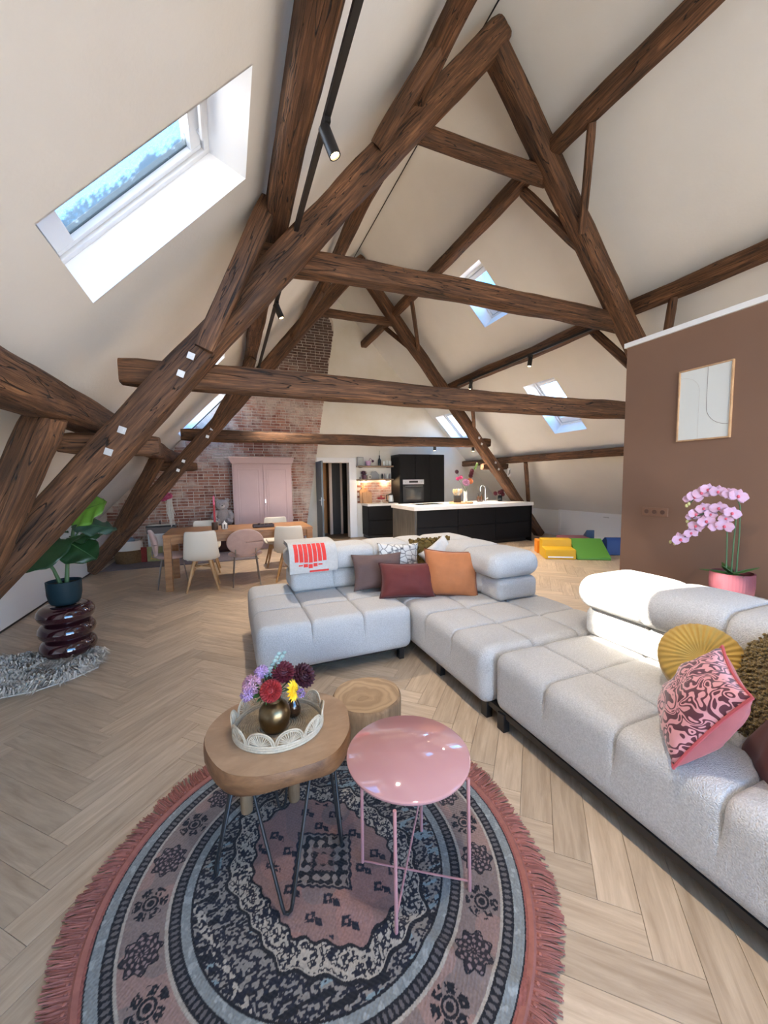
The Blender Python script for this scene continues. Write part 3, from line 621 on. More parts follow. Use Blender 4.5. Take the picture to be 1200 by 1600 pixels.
# olive pompom cushion
olive = mk('olive_wool', (.17, .105, .022), .95, var=.4, vscale=40, bump=.6, bscale=150, isl=.35)
pc = pillow('cushion', 'olive cushion covered in pompom loops at the back of the pile', (1.95, 3.50, .72), (-.25, -1, .3), (0, 0, 1), .46, .36, .12, olive, seed=7, roll=3)
random.seed(2); m = MB()
for k in range(150):
    u = random.uniform(-.21, .21); v = random.uniform(-.16, .175); m.sphere((u, v, .055*max(0, 1-(u/.23)**4)*max(0, 1-(v/.18)**4)+.012), random.uniform(.010, .016), 6, 5)
for k in range(26): m.sphere((-.21+.42*k/25, .168+random.uniform(-.012, .012), random.uniform(-.015, .02)), .014, 6, 5)
o = m.build('pompoms', olive, pc, smooth=True); o['kind'] = 'stuff'
# yellow pleated round cushion
yel = mk('mustard_velvet', (.46, .28, .05), .75, sheen=.2, var=.15, vscale=12)
NP, NR = 34, 20; ro = link(bpy.data.objects.new('cushion', None)); ro.matrix_basis = frame((2.04, 1.065, .625), (-.74, -.40, .54), (0, 0, 1)); tag(ro, 'round mustard yellow pleated velvet cushion', 'cushion', 'cushions on the grey sofa')
P = []
for k in range(NP*6):
    a = 2*PI*k/(NP*6); pl = .5+.5*math.cos(a*NP); row = []
    for i in range(2*NR+1):
        s = i/NR-1; q = abs(s); sg = 1 if s >= 0 else -1
        ph = (1-q)*PI/2; rr_ = .166*math.sin(min(1, (1-q)*1.15)*PI/2)**.8; zz = sg*.092*(math.cos((1-q)*PI/2)**.55)
        zz *= 1-.28*math.exp(-((1-q)/.16)**2)
        g = .0075*pl*min(1, (1-q)*5)*min(1, q*2.2); row.append((math.cos(a)*(rr_+g*.5*(1-q)), math.sin(a)*(rr_+g*.5*(1-q)), zz + sg*(g-.0038*min(1, q*2.2))*min(1, (1-q)*4)))
    P.append(row)
MB().grid(P, closed_u=True).build('cover', yel, ro, smooth=True, ang=180); MB().sphere((0, 0, .067), (.014, .014, .008), 10, 6).build('button', yel, ro, smooth=True)
# pink cushion with maze print
def maze_mat():
    m = mk('pink_maze_print', (.72, .30, .32), .7, sheen=.4); nt = m.node_tree; N = nt.nodes; L = nt.links; tc = N.new('ShaderNodeTexCoord')
    nz = N.new('ShaderNodeTexNoise'); nz.inputs['Scale'].default_value = 17; nz.inputs['Detail'].default_value = 0; nz.inputs['Distortion'].default_value = 1.2; L.new(tc.outputs['Object'], nz.inputs['Vector'])
    w = N.new('ShaderNodeMath'); w.operation = 'MULTIPLY'; w.inputs[1].default_value = 5.2; L.new(nz.outputs['Fac'], w.inputs[0]); pp = N.new('ShaderNodeMath'); pp.operation = 'PINGPONG'; pp.inputs[1].default_value = .5; L.new(w.outputs[0], pp.inputs[0])
    cr = N.new('ShaderNodeValToRGB'); cr.color_ramp.interpolation = 'LINEAR'; e = cr.color_ramp.elements; e[0].position = .235; e[0].color = (.085, .012, .026, 1); e[1].position = .275; e[1].color = (.66, .30, .325, 1); L.new(pp.outputs[0], cr.inputs[0]); L.new(cr.outputs[0], N['Principled BSDF'].inputs['Base Color']); return m
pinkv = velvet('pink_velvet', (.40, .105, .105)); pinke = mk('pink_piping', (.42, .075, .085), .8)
pk = pillow('cushion', 'pink velvet cushion with dark maze print leaning at the front', (1.615, .84, .645), (-.554, .663, .503), (.266, -.432, .862), .375, .375, .19, maze_mat(), pinke, seed=8, roll=0)
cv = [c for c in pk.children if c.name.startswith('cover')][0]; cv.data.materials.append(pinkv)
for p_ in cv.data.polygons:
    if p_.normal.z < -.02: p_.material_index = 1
# olive teddy cushion and the dark red one behind it
def teddy_cover(o, mat, r=.012, cnt=900, seed=0):
    random.seed(seed); m = MB(); me = o.data; pol = [p for p in me.polygons if p.normal.z > -.4]
    for k in range(cnt):
        p = random.choice(pol); c = p.center + p.normal*.004; m.sphere(tuple(c + Vector((random.uniform(-1, 1), random.uniform(-1, 1), random.uniform(-1, 1)))*.009), (r*random.uniform(.7, 1.1),)*3, 5, 4)
    q = m.build('teddy_curls', mat, o, smooth=True); q['kind'] = 'stuff'
teddy = mk('olive_teddy', (.19, .125, .034), .95, var=.35, vscale=60, bump=.7, bscale=120, isl=.3, sheen=.3)
tp = pillow('cushion', 'big olive teddy fleece cushion at the right edge', (1.99, .72, .665), (-.70, .45, .5), (.1, .1, 1), .46, .50, .19, teddy, seed=9, roll=10)
teddy_cover([c for c in tp.children if c.name.startswith('cover')][0], teddy, .0075, 3200, 5)
pillow('cushion', 'dark burgundy cushion half hidden below the olive teddy one', (1.76, .60, .57), (-.6, .6, .5), (0, 0, 1), .42, .40, .13, velvet('burgundy_velvet', (.10, .020, .018)), seed=10)
# folded throw over the left end of the backrest
throw_m = mk('throw_grey', (.56, .54, .51), .95, var=.12, vscale=50, bump=.4, bscale=180); throw_r = mk('throw_red_print', (.80, .055, .045), .9, var=.15, vscale=60, bump=.4, bscale=180)
th = thing('throw_blanket', 'folded grey throw with red striped print on the left headrest', 'blanket', (.72, 3.60, .86))
def drape(x0, x1, off, smin, smax, n=14, mm=10, thick=.012):
    # path over the headrest in the y-z plane: s=0 at the front lower edge
    def path(s):
        # front face y=-.075+..., r .105, then top
        y0_, z0_ = 3.62-.03-.05-3.60-.016-off, -.20
        L1 = .115; L2 = .105*PI/2
        if s < L1: return (y0_, z0_+s, -1, 0)
        s -= L1
        if s < L2:
            a = s/.105; r_ = .105+.016+off; return (y0_+r_-r_*math.cos(a), z0_+L1+r_*math.sin(a), -math.cos(a), math.sin(a))
        s -= L2; return (y0_+.121+off+s, z0_+L1+.121+off, 0, 1)
    P1, P2 = [], []
    for i in range(n+1):
        s = smin+(smax-smin)*i/n; y, z_, ny, nz_ = path(s); r1, r2 = [], []
        for j in range(mm+1):
            x = x0+(x1-x0)*j/mm; wv = .004*mnoise.noise((x*9, s*9, off*50)); r1.append((x, y+ny*(thick/2+wv), z_+nz_*(thick/2+wv))); r2.append((x, y-ny*(thick/2-wv), z_-nz_*(thick/2-wv)))
        P1.append(r1); P2.append(r2)
    m = MB(); m.grid(P1); k = len(m.f); m.grid(P2); n1 = (n+1)*(mm+1)
    per = [i*(mm+1) for i in range(n+1)] + [n*(mm+1)+j for j in range(1, mm+1)] + [i*(mm+1)+mm for i in range(n-1, -1, -1)] + [j for j in range(mm-1, 0, -1)]
    for a, b in zip(per, per[1:]+per[:1]): m.f.append((a, b, b+n1, a+n1))
    return m
for q, (xa, xb, s0, s1) in enumerate(((-.23, .215, .0, .50), (-.225, .22, .012, .50), (-.23, .212, .028, .49))):
    drape(xa, xb, .004+q*.014, s0, s1).build('fold', throw_m, th, smooth=True, ang=60)
for k in range(7):   # red stripes of the print, then the hand-like lower shape
    drape(-.185+k*.043, -.150+k*.043, .004+2*.014+.003, .10+.012*abs(k-3)/3, .235, 8, 2, .010).build('printed_stripe', throw_r, th, smooth=True)
for k in range(5): drape(-.15+k*.045, -.112+k*.045, .004+2*.014+.003, .048+.012*abs(k-2), .085+.006*(k % 2), 4, 2, .010).build('printed_blot', throw_r, th, smooth=True)
drape(-.05, .13, .004+.014+.004, .008, .024, 2, 6, .012).build('red_edge', throw_r, th)

# ================================================================== round rug
rug = thing('round_rug', 'round persian-style rug in navy and pink with coral fringe', 'rug', (.285, 1.40, 0))
RB = .775
random.seed(11)
G = 640; xs = np.linspace(-RB, RB, G)
def srgb(h): return np.array([((int(h[i:i+2], 16)/255)**2.2) for i in (0, 2, 4)])
def rug_colors(X, Y):
    r = np.hypot(X, Y)/RB; th_ = np.arctan2(Y, X)
    rng = np.random.RandomState(3)
    def vn(x, y, s, seed=0):   # value noise
        x = x*s+seed*13.7; y = y*s+seed*7.3; xi = np.floor(x).astype(int); yi = np.floor(y).astype(int); fx = x-xi; fy = y-yi; fx = fx*fx*(3-2*fx); fy = fy*fy*(3-2*fy)
        hsh = lambda a, b: np.modf(np.abs(np.sin(a*127.1+b*311.7+seed*17.3)*43758.5453))[0]
        return (hsh(xi, yi)*(1-fx)+hsh(xi+1, yi)*fx)*(1-fy)+(hsh(xi, yi+1)*(1-fx)+hsh(xi+1, yi+1)*fx)*fy
    navy, blk, pink, dpink, cream, blue, grey, coral = [srgb(h) for h in ('1b1b28', '15131a', '8d6f69', '775b56', 'a89f92', '7d8f93', '85898a', '96584d')]
    C_ = np.zeros(X.shape+(3,)); 
    def put(mask, col): C_[mask] = col
    # --- inner field: navy speckle with broken light blue lines
    f1 = vn(X*.75, Y, 165, 1); f2 = vn(X*.22, Y, 85, 2); f3 = vn(X, Y*.5, 16, 3)
    put(r <= .60, srgb('857f78')); put((r <= .60) & (f1 > .47), navy); put((r <= .60) & (f2 > .60) & (f3 > .52), blue); put((r <= .60) & (f2 > .60) & (f3 > .52) & (f1 > .66), navy); put((r <= .60) & (f2 < .22), blk)
    stp = .5+0*np.abs(np.modf(np.abs(Y*22+.25*np.sin(X*30)))[0]-.5); put((r <= .60) & (stp < .10) & (f3 > .5) & (f1 < .75), blue)
    # --- medallion: stepped octagon in a rotated frame
    ca, sa = math.cos(.42), math.sin(.42); U = (X*ca+Y*sa)/RB; V = (-X*sa+Y*ca)/RB; aU, aV = np.abs(U), np.abs(V)
    def octo(a, b, c): return np.maximum(np.maximum(aU/a, aV/b), (aU/a+aV/b)/c)
    wob = .018*np.sin(th_*24)
    o1 = octo(.40, .54, 1.45)+wob
    med = o1 < 1; put(med & (o1 > .965), blk); put(med & (o1 <= .965), cream); g1 = vn(X, Y, 120, 4)
    put(med & (o1 <= .955) & (g1 > .42), navy); put(med & (o1 <= .955) & (g1 > .80), cream)
    o2 = octo(.30, .43, 1.42)+wob*1.3
    put(o2 < 1.0, blk); put(o2 < .965, srgb('886c66')); put((o2 < .965) & (vn(X, Y, 9, 5) > .55), srgb('947169')); put((o2 < .965) & (vn(X, Y, 7, 9) > .66), srgb('7f6c68'))
    # small paired motifs on the pink ground
    for du in (-.20, -.10, .10, .20):
        for dv in (-.30, -.17, .17, .30, 0):
            if abs(du) < .15 and abs(dv) < .05: continue
            p = np.abs(U-du)+np.abs(V-dv); q = np.abs(U-du-.015)+np.abs(V-dv+.042)*.6
            mk1 = ((p < .030) & (p > .010)) | ((q < .017)) ; put((o2 < .93) & mk1 & (vn(X, Y, 120, 6) > .2), navy)
    dm = aU/.17+aV/.20+wob*1.6; put((dm < 1.1) & (o2 < .95), navy); put(dm < 1.0, srgb('857a74')); g2 = np.sin(U*95)*np.sin(V*95)+vn(X, Y, 60, 7)*1.3-.6; put((dm < .96) & (g2 > 0), blk); put((dm < .45), srgb('6d5b58')); put((dm < .42) & (g2 > .15), blk); put((dm < .2), dpink)
    # corner brackets of the field
    o3 = octo(.52, .66, 1.50)+wob*.7; br = (o3 > 1) & (o3 < 1.06) & (r < .60); put(br, cream); put(br & (g1 > .5), navy)
    # --- rings
    put((r > .595) & (r <= .605), blk); put((r > .605) & (r <= .642), srgb('808584')); put((r > .605) & (r <= .642) & (vn(X, Y, 60, 8) > .72), srgb('959a98'))
    put((r > .642) & (r <= .690), blk); zz = np.abs(np.modf(th_*88/PI+200)[0]-.5); put((r > .648) & (r <= .684) & (np.abs((r-.666)/.036) < zz) & (zz > .22), srgb('5d5858'))
    put((r > .690) & (r <= .704), cream)
    bd = (r > .704) & (r <= .868); put(bd, srgb('80706a')); put(bd & (vn(X, Y, 11, 10) > .6), srgb('93786f'))
    nmot = 24; tt = th_*nmot/(2*PI); kk = np.floor(tt); lt = (tt-kk-.5)*2*PI/nmot*.786*RB; lr = (r-.786)*RB; odd = (kk % 2) == 0
    rho = np.hypot(lt*.95, lr); pet = .056+.007*np.cos(np.arctan2(lr, lt)*8); an_ = np.arctan2(lr, lt); lace = .8*np.cos(rho*420)+.9*np.cos(an_*11+rho*90)+vn(X, Y, 150, 15)*.7-.45
    put(bd & odd & (rho < pet), srgb('2a2328')); put(bd & odd & (rho < pet) & (lace > .35), srgb('8a7472')); put(bd & odd & (rho < pet) & (rho > pet-.005), blk)
    sm = np.hypot(lt, lr); put(bd & ~odd & (sm < .026) & (sm > .018), blk); put(bd & ~odd & (sm < .012), blk); fl_ = np.abs(np.sin(np.arctan2(lr, lt)*3)); put(bd & ~odd & (sm > .029) & (sm < .056) & (fl_ > .40) & (vn(X, Y, 140, 11) > .36), blk)
    put((r > .868) & (r <= .880), cream); put((r > .880) & (r <= .925), blk); z2 = np.abs(np.modf(th_*110/PI+200)[0]-.5); put((r > .886) & (r <= .919) & (np.abs((r-.902)/.034) < z2) & (z2 > .20), srgb('625d5c'))
    put((r > .925) & (r <= .968), srgb('848988')); put((r > .925) & (r <= .968) & (vn(X, Y, 60, 12) > .74), srgb('9a9f9d')); put((r > .968) & (r <= .974), blk); put(r > .974, coral)
    C_ *= (.70+.32*vn(X, Y, 260, 13))[..., None]; return C_
XX, YY = np.meshgrid(xs, xs, indexing='ij'); RR = np.hypot(XX, YY); ins = RR <= RB*1.0
ZZ = .012 + .0010*np.sin(XX*400)*np.sin(YY*400)
wr = np.exp(-((XX*.72+YY*.69+.10)/.030)**2)*.012*np.clip(-YY*3.2+.0, 0, 1); ZZ = ZZ + wr
col = rug_colors(XX, YY)
# snap the rim to a clean circle by pushing boundary cells inwards
ids = -np.ones(XX.shape, int); ids[ins] = np.arange(ins.sum())
verts = np.stack([XX[ins], YY[ins], ZZ[ins]], 1); cols = col[ins]
a = ids[:-1, :-1]; b_ = ids[1:, :-1]; c_ = ids[1:, 1:]; d_ = ids[:-1, 1:]; ok = (a >= 0) & (b_ >= 0) & (c_ >= 0) & (d_ >= 0)
quads = np.stack([a[ok], b_[ok], c_[ok], d_[ok]], 1)
me = bpy.data.meshes.new('pile'); me.vertices.add(len(verts)); me.vertices.foreach_set('co', verts.ravel()); me.loops.add(quads.size); me.loops.foreach_set('vertex_index', quads.ravel().astype(np.int32))
me.polygons.add(len(quads)); me.polygons.foreach_set('loop_start', np.arange(0, quads.size, 4, dtype=np.int32)); me.polygons.foreach_set('loop_total', np.full(len(quads), 4, np.int32)); me.update(calc_edges=True); me.validate()
ca_ = me.color_attributes.new('weave', 'FLOAT_COLOR', 'POINT'); ca_.data.foreach_set('color', np.concatenate([cols, np.ones((len(cols), 1))], 1).ravel().astype(np.float32)); me.shade_smooth()
rugm = mk('rug_pile', (.3, .3, .3), .95, sheen=.2); at_ = rugm.node_tree.nodes.new('ShaderNodeAttribute'); at_.attribute_name = 'weave'; rugm.node_tree.links.new(at_.outputs['Color'], rugm.node_tree.nodes['Principled BSDF'].inputs['Base Color'])
me.materials.append(rugm); link(bpy.data.objects.new('pile', me), rug)
coral = mk('coral_cotton', (.36, .135, .105), .9, var=.25, vscale=30, isl=.28)
P = []
for k in range(180):
    a = 2*PI*k/180; P.append([((RB-.012)*math.cos(a), (RB-.012)*math.sin(a), .013), ((RB+.004)*math.cos(a), (RB+.004)*math.sin(a), .016), ((RB+.014)*math.cos(a), (RB+.014)*math.sin(a), .009), ((RB+.014)*math.cos(a), (RB+.014)*math.sin(a), .0)])
MB().grid(P, closed_u=True).build('edge_binding', coral, rug, smooth=True)
m = MB(); random.seed(5)
for k in range(1500):
    a = 2*PI*k/1500 + random.uniform(-.002, .002); L_ = .082+.012*math.sin(a*9)+random.uniform(-.014, .012); sk = random.uniform(-.35, .1)+.35*math.sin(a*7+1)
    base = Vector(((RB+.010)*math.cos(a), (RB+.010)*math.sin(a), .008)); rd = Vector((math.cos(a), math.sin(a), 0)); tg = Vector((-math.sin(a), math.cos(a), 0))
    mid = base + rd*L_*.5 + tg*sk*L_*.25; mid.z = .009+random.uniform(0, .004); en = base + rd*L_ + tg*sk*L_*.75; en.z = .004+random.uniform(0, .004)
    m.tube([base, mid, en], [.0036, .0032, .0022], 4, cap=True)
o = m.build('fringe', coral, rug, smooth=True); o['kind'] = 'stuff'
m = MB()
for k in range(190):
    a = 2*PI*k/190; m.sphere(((RB+.022)*math.cos(a), (RB+.022)*math.sin(a), .010), (.0075, .0075, .006), 6, 4)
o = m.build('fringe_knots', coral, rug, smooth=True); o['kind'] = 'stuff'

# ================================================================== coffee tables
slabw = wood('slab_wood', (.30, .18, .10), (.45, .295, .18), .45, (2.5, 6, 3), 2.2, .12, (.52, .37, .24)); barkw = wood('slab_edge', (.10, .043, .018), (.30, .145, .062), .55, (4, 4, 10), 2, .4)
TZ = .425
ct = thing('coffee_table', 'live-edge wooden slab coffee table on black hairpin legs', 'coffee table', (.17, 1.68, 0))
_cp = [(-.308, -.007), (-.284, .143), (-.174, .257), (.009, .27), (.195, .221), (.307, .077), (.297, -.084), (.255, -.185), (.168, -.272), (.04, -.291), (-.12, -.273), (-.24, -.188)]
ol = []
for k in range(len(_cp)):
    P0, P1, P2, P3 = [Vector(_cp[(k+j) % len(_cp)]) for j in (-1, 0, 1, 2)]
    for t in (0, .2, .4, .6, .8): v_ = .5*((2*P1)+(P2-P0)*t+(2*P0-5*P1+4*P2-P3)*t*t+(3*P1-P0-3*P2+P3)*t**3); ol.append((v_.x, v_.y))
ol = ol[::-1]
m = MB(); n = len(ol)
rings = [(.965, -.078), (1.0, -.060), (1.005, -.03), (.998, -.010), (.985, 0)]
vv = []
for s, z_ in rings: vv += [(x*s, y*s, z_+(0 if z_ > -.05 else -.012*math.sin(i*.35))) for i, (x, y) in enumerate(ol)]
ff = []
for i in range(len(rings)-1):
    for k in range(n): k2 = (k+1) % n; ff.append((i*n+k, i*n+k2, (i+1)*n+k2, (i+1)*n+k))
ff.append(tuple(reversed(range(n)))); m.add(vv, ff); m.build('slab_edge', barkw, ct, loc=(0, 0, TZ), smooth=True, ang=60)
m = MB(); m.add([(x*.985, y*.985, .0005) for x, y in ol], [tuple(range(n))]); m.build('slab_top', slabw, ct, loc=(0, 0, TZ))
for (ax_, ay_, bx_, by_, fx, fy) in ((-.133, -.235, .082, -.245, -.042, -.431), (-.20, -.13, -.16, .05, -.272, -.19), (.17, -.20, .22, -.04, .197, -.257), (-.06, .18, .08, .18, -.004, .02)):
    A_ = Vector((ax_, ay_, TZ-.07)); B2 = Vector((bx_, by_, TZ-.07)); ft = Vector((fx, fy, .016+.006)); s0 = (B2-A_).normalized()*.017; s0.z = 0
    MB().tube([A_, ft-s0+Vector((0, 0, .03)), ft-s0*.7+Vector((0, 0, .008)), ft, ft+s0*.7+Vector((0, 0, .008)), ft+s0+Vector((0, 0, .03)), B2], .0065, 8).build('hairpin_leg', black, ct, smooth=True)
# stump table
stumptop = wood('stump_top', (.20, .11, .05), (.54, .37, .21), .55, (1, 1, 1), 9, .15, (.60, .43, .26)); stumps = wood('stump_side', (.12, .065, .03), (.33, .21, .115), .7, (9, 9, 1), 2.2, .5)
nt = stumptop.node_tree
for nd in nt.nodes:
    if nd.type == 'MAPPING':      # growth rings: radius drives the noise
        tc = [q for q in nt.nodes if q.type == 'TEX_COORD'][0]; ln = nt.nodes.new('ShaderNodeVectorMath'); ln.operation = 'LENGTH'; nz0 = nt.nodes.new('ShaderNodeTexNoise'); nz0.inputs['Scale'].default_value = 6
        nt.links.new(tc.outputs['Object'], nz0.inputs['Vector']); mixv = nt.nodes.new('ShaderNodeVectorMath'); mixv.operation = 'MULTIPLY_ADD'; mixv.inputs[1].default_value = (.05, .05, .05); nt.links.new(nz0.outputs['Color'], mixv.inputs[0]); nt.links.new(tc.outputs['Object'], mixv.inputs[2]); nt.links.new(mixv.outputs[0], ln.inputs[0])
        cmb = nt.nodes.new('ShaderNodeCombineXYZ'); ml = nt.nodes.new('ShaderNodeMath'); ml.operation = 'MULTIPLY'; ml.inputs[1].default_value = 11; nt.links.new(ln.outputs['Value'], ml.inputs[0]); nt.links.new(ml.outputs[0], cmb.inputs[0]); nt.links.new(cmb.outputs[0], nd.inputs[0]); break
st = thing('stump_stool', 'round tree-trunk side table with growth rings behind the slab table', 'side table', (.655, 1.90, 0))
wob = lambda a, z_: 1+.025*math.sin(3*a+1)+.012*math.sin(7*a)
MB().lathe([(.178, .185), (.185, .20), (.187, .33), (.178, .345)], 48, wob=wob).build('trunk', stumps, st, smooth=True, ang=60)
MB().lathe([(.0, .3465), (.10, .3465), (.176, .3465)], 48, wob=wob, cap=False).build('sawn_top', stumptop, st)
for a in (3.9, 1.6, 5.9):
    MB().lathe([(.030, .012), (.034, .19)], 14).build('leg', stumps, st, loc=(.14*math.cos(a), .13*math.sin(a), 0), smooth=True)
# low stool under the slab table: only its legs show
ls = thing('low_stool', 'low wooden stool whose thick legs show under the slab table', 'stool', (.13, 1.80, 0))
MB().lathe([(.15, .24), (.16, .25), (.16, .285), (.15, .295)], 32, wob=wob).build('seat', stumps, ls, smooth=True)
for a in (3.6, 5.6, 1.5): MB().lathe([(.026, .013), (.032, .245)], 12).build('leg', stumps, ls, loc=(.125*math.cos(a), .10*math.sin(a), 0), smooth=True)
# pink table
pkm = mk('pink_lacquer', (.50, .235, .235), .28, coat=.3); pkg = mk('pink_glass_top', (.50, .262, .262), .06, coat=1.0)
pt = thing('pink_side_table', 'round dusty pink side table with glossy top and thin legs', 'side table', (.60, 1.27, 0))
MB().lathe([(.222, .440), (.232, .441), (.236, .446), (.236, .452), (.230, .457), (0, .457)], 64, cap=False).lathe([(0, .440), (.222, .440)], 64, cap=False).build('top', pkg, pt, smooth=True, ang=50)
lg = [(-.15, -.215), (-.175, .055), (.15, -.195), (.10, .085)]
for (x, y) in lg: MB().tube([(x, y, .0135), (x*.98, y*.96, .44)], .0065, 8).build('leg', pkm, pt, smooth=True)
MB().tube([(lg[0][0], lg[0][1], .07), (lg[3][0], lg[3][1], .19)], .0035, 6).build('stretcher', pkm, pt); MB().tube([(lg[1][0], lg[1][1], .02), (lg[2][0], lg[2][1], .05)], .0035, 6).build('stretcher', pkm, pt)

# tray with scalloped rim
rat = mk('natural_rattan', (.56, .44, .29), .8, var=.4, vscale=60, bump=.6, bscale=220); ratw = mk('white_cord', (.60, .51, .38), .85, var=.25, vscale=90, isl=.12)
ty = thing('woven_tray', 'scalloped woven cord tray on the slab coffee table', 'tray', (.165, 1.68, TZ), math.radians(-12))
TA, TB = .188, .172
P = [[(TA*.97*q*math.cos(2*PI*k/48), TB*.97*q*math.sin(2*PI*k/48), .006) for q in (.01, .5, 1)] for k in range(48)]; MB().grid(P, closed_u=True).build('woven_base', rat, ty)
m = MB()
for q in range(18):
    rr_ = (q+.5)/18; m.tube([(TA*.97*rr_*math.cos(2*PI*k/40), TB*.97*rr_*math.sin(2*PI*k/40), .008) for k in range(40)], .0042, 4, closed=True)
m.build('base_coils', rat, ty, smooth=True)
for zc in (.006, .016, .026): MB().tube([((TA+.002)*math.cos(2*PI*k/60), (TB+.002)*math.sin(2*PI*k/60), zc) for k in range(60)], .0055, 6, closed=True).build('rim_coil', ratw, ty, smooth=True)
NS = 10
for s in range(NS):
    a0 = 2*PI*s/NS; m = MB()
    def pt_(u, z_, o=0): a = a0 + u*PI/NS*.97; return ((TA+.003+o+z_*.10)*math.cos(a), (TB+.003+o+z_*.10)*math.sin(a), .030+z_)
    for rad in (1.0, .86): m.tube([pt_(math.cos(t*PI/14)*rad, math.sin(t*PI/14)*.058*rad) for t in range(15)], .0034, 5)
    for t in range(1, 14): m.tube([pt_(math.cos(t*PI/14)*.12, .002), pt_(math.cos(t*PI/14)*.9, math.sin(t*PI/14)*.055)], .0024, 4)
    m.build('scallop', ratw, ty, smooth=True)
# brass vase with flowers
brass = mk('aged_brass', (.27, .19, .10), .33, 1, var=.35, vscale=18, bump=.08, bscale=60)
vs_ = thing('brass_vase', 'round brass vase with narrow neck in the woven tray', 'vase', (.145, 1.645, TZ+.012))
MB().lathe([(.035, 0), (.048, .008), (.062, .035), (.067, .065), (.062, .098), (.046, .120), (.030, .130), (.0285, .160), (.031, .166), (.025, .166), (.024, .13)], 32, cap=False).build('body', brass, vs_, smooth=True, ang=50); MB().lathe([(0, .001), (.035, .001)], 24, cap=False).build('base', brass, vs_)
def petals_ball(m, c, r, rows, n0, up, plen=.45, wd=.5, flat=.75):
    """dahlia-like head: rows of small cupped petals over a dome"""
    Tm = frame(c, up, (0, 1, .1) if abs(Vector(up).normalized().y) < .9 else (1, 0, 0))
    for i in range(rows):
        ph = (PI*.62)*(i+.6)/rows; cnt = max(4, int(n0*math.sin(ph)+2)); L_ = r*plen*(.6+.5*math.sin(ph))
        for k in range(cnt):
            a = 2*PI*(k+.5*(i % 2))/cnt; d = Vector((math.sin(ph)*math.cos(a), math.sin(ph)*math.sin(a), math.cos(ph)*flat)); b0 = d*r*.62
            tg = Vector((-math.sin(a), math.cos(a), 0)); o = (d + Vector((0, 0, .30))).normalized(); wv = r*wd*.5*(.5+.6*math.sin(ph)); nn = o.cross(tg)
            m.add([b0-tg*wv*.5, b0+tg*wv*.5, b0+o*L_*.6+tg*wv*.75-nn*wv*.15, b0+o*L_*1.05, b0+o*L_*.6-tg*wv*.75-nn*wv*.15, b0+o*L_*.55+nn*wv*.15], [(0, 1, 5), (1, 2, 5), (2, 3, 5), (3, 4, 5), (4, 0, 5)], Tm)
    m.sphere((0, 0, 0), (r*.66, r*.66, r*.6), 12, 8, Tm); return m
stemg = mk('stem_green', (.05, .11, .03), .6); leafg = mk('leaf_green', (.035, .10, .022), .5, var=.3, vscale=20, isl=.2)
def fcol(n_, c): return mk(n_, c, .65, isl=.22, sss=0)
redd = fcol('dahlia_red', (.32, .020, .022)); darkd = fcol('dahlia_burgundy', (.10, .006, .017)); blackd = fcol('dahlia_dark', (.045, .004, .012)); lil = fcol('lilac', (.42, .26, .50)); lpk = fcol('stock_pink', (.55, .29, .42)); yelf = fcol('sunflower_yellow', (.85, .52, .012)); purp = fcol('aster_purple', (.33, .22, .55)); eu = mk('eucalyptus', (.24, .34, .32), .6, isl=.2)
NECK = Vector((0, 0, .155))
def flower(parent_loc, name, label, head, hm, tip, neck, mat, cat='flower', group='flowers in the brass vase'):
    t = thing(name, label, cat, parent_loc, 0, group); tip = Vector(tip)
    nk = Vector(neck); mid = (nk+tip)/2 + Vector((0, 0, .02)); MB().tube([nk-Vector((0, 0, .05)), nk, mid, tip], [.003, .003, .0028, .0025], 6).build('stem', stemg, t, smooth=True)
    m = MB(); head(m, tip); m.build('bloom', mat, t, smooth=False); return t
vl = Vector((.145, 1.645, TZ+.012))
CAMD = (-.15, -.85, .5)
flower(vl, 'dahlia', 'bright red round dahlia in the brass vase', lambda m, p: petals_ball(m, p, .042, 8, 20, (-.1, -.9, .45)), None, (-.015, -.045, .200), (0, 0, .155), redd)
flower(vl, 'dahlia', 'burgundy dahlia at the back of the brass vase', lambda m, p: petals_ball(m, p, .047, 7, 18, (.1, -.5, .8)), None, (.045, .03, .232), (.006, .005, .155), darkd)
flower(vl, 'dahlia', 'almost black dahlia leaning out to the right', lambda m, p: petals_ball(m, p, .046, 6, 15, (.5, -.5, .6), .6, .7), None, (.135, .045, .190), (.008, .006, .155), blackd)
def clus(m, p, r=.034, cnt=60, s=.009):
    random.seed(int(p.x*1e4))
    for k in range(cnt):
        d = Vector((random.gauss(0, 1), random.gauss(0, 1), random.gauss(.3, .9))).normalized(); c = p + d*r*random.uniform(.75, 1.05)
        tg = d.orthogonal().normalized(); bt = d.cross(tg)
        for q in range(5):
            a = 2*PI*q/5; e = tg*math.cos(a)+bt*math.sin(a); f_ = tg*math.cos(a+.6)+bt*math.sin(a+.6); m.add([c, c+e*s+d*s*.2, c+(e+f_)*s*.75+d*s*.35, c+f_*s+d*s*.2], [(0, 1, 2, 3)])
flower(vl, 'stock_flower', 'pale pink stock blossom at the left of the brass vase', lambda m, p: clus(m, p, .040, 90), None, (-.085, .005, .215), (-.006, 0, .155), lpk)
flower(vl, 'stock_flower', 'lilac blossom above the pink stock', lambda m, p: clus(m, p, .026, 50), None, (-.045, .03, .252), (-.004, .004, .155), lil)
flower(vl, 'stock_flower', 'lilac sprig low at the left of the vase', lambda m, p: clus(m, p, .028, 45), None, (-.105, -.005, .185), (-.008, 0, .155), lil)
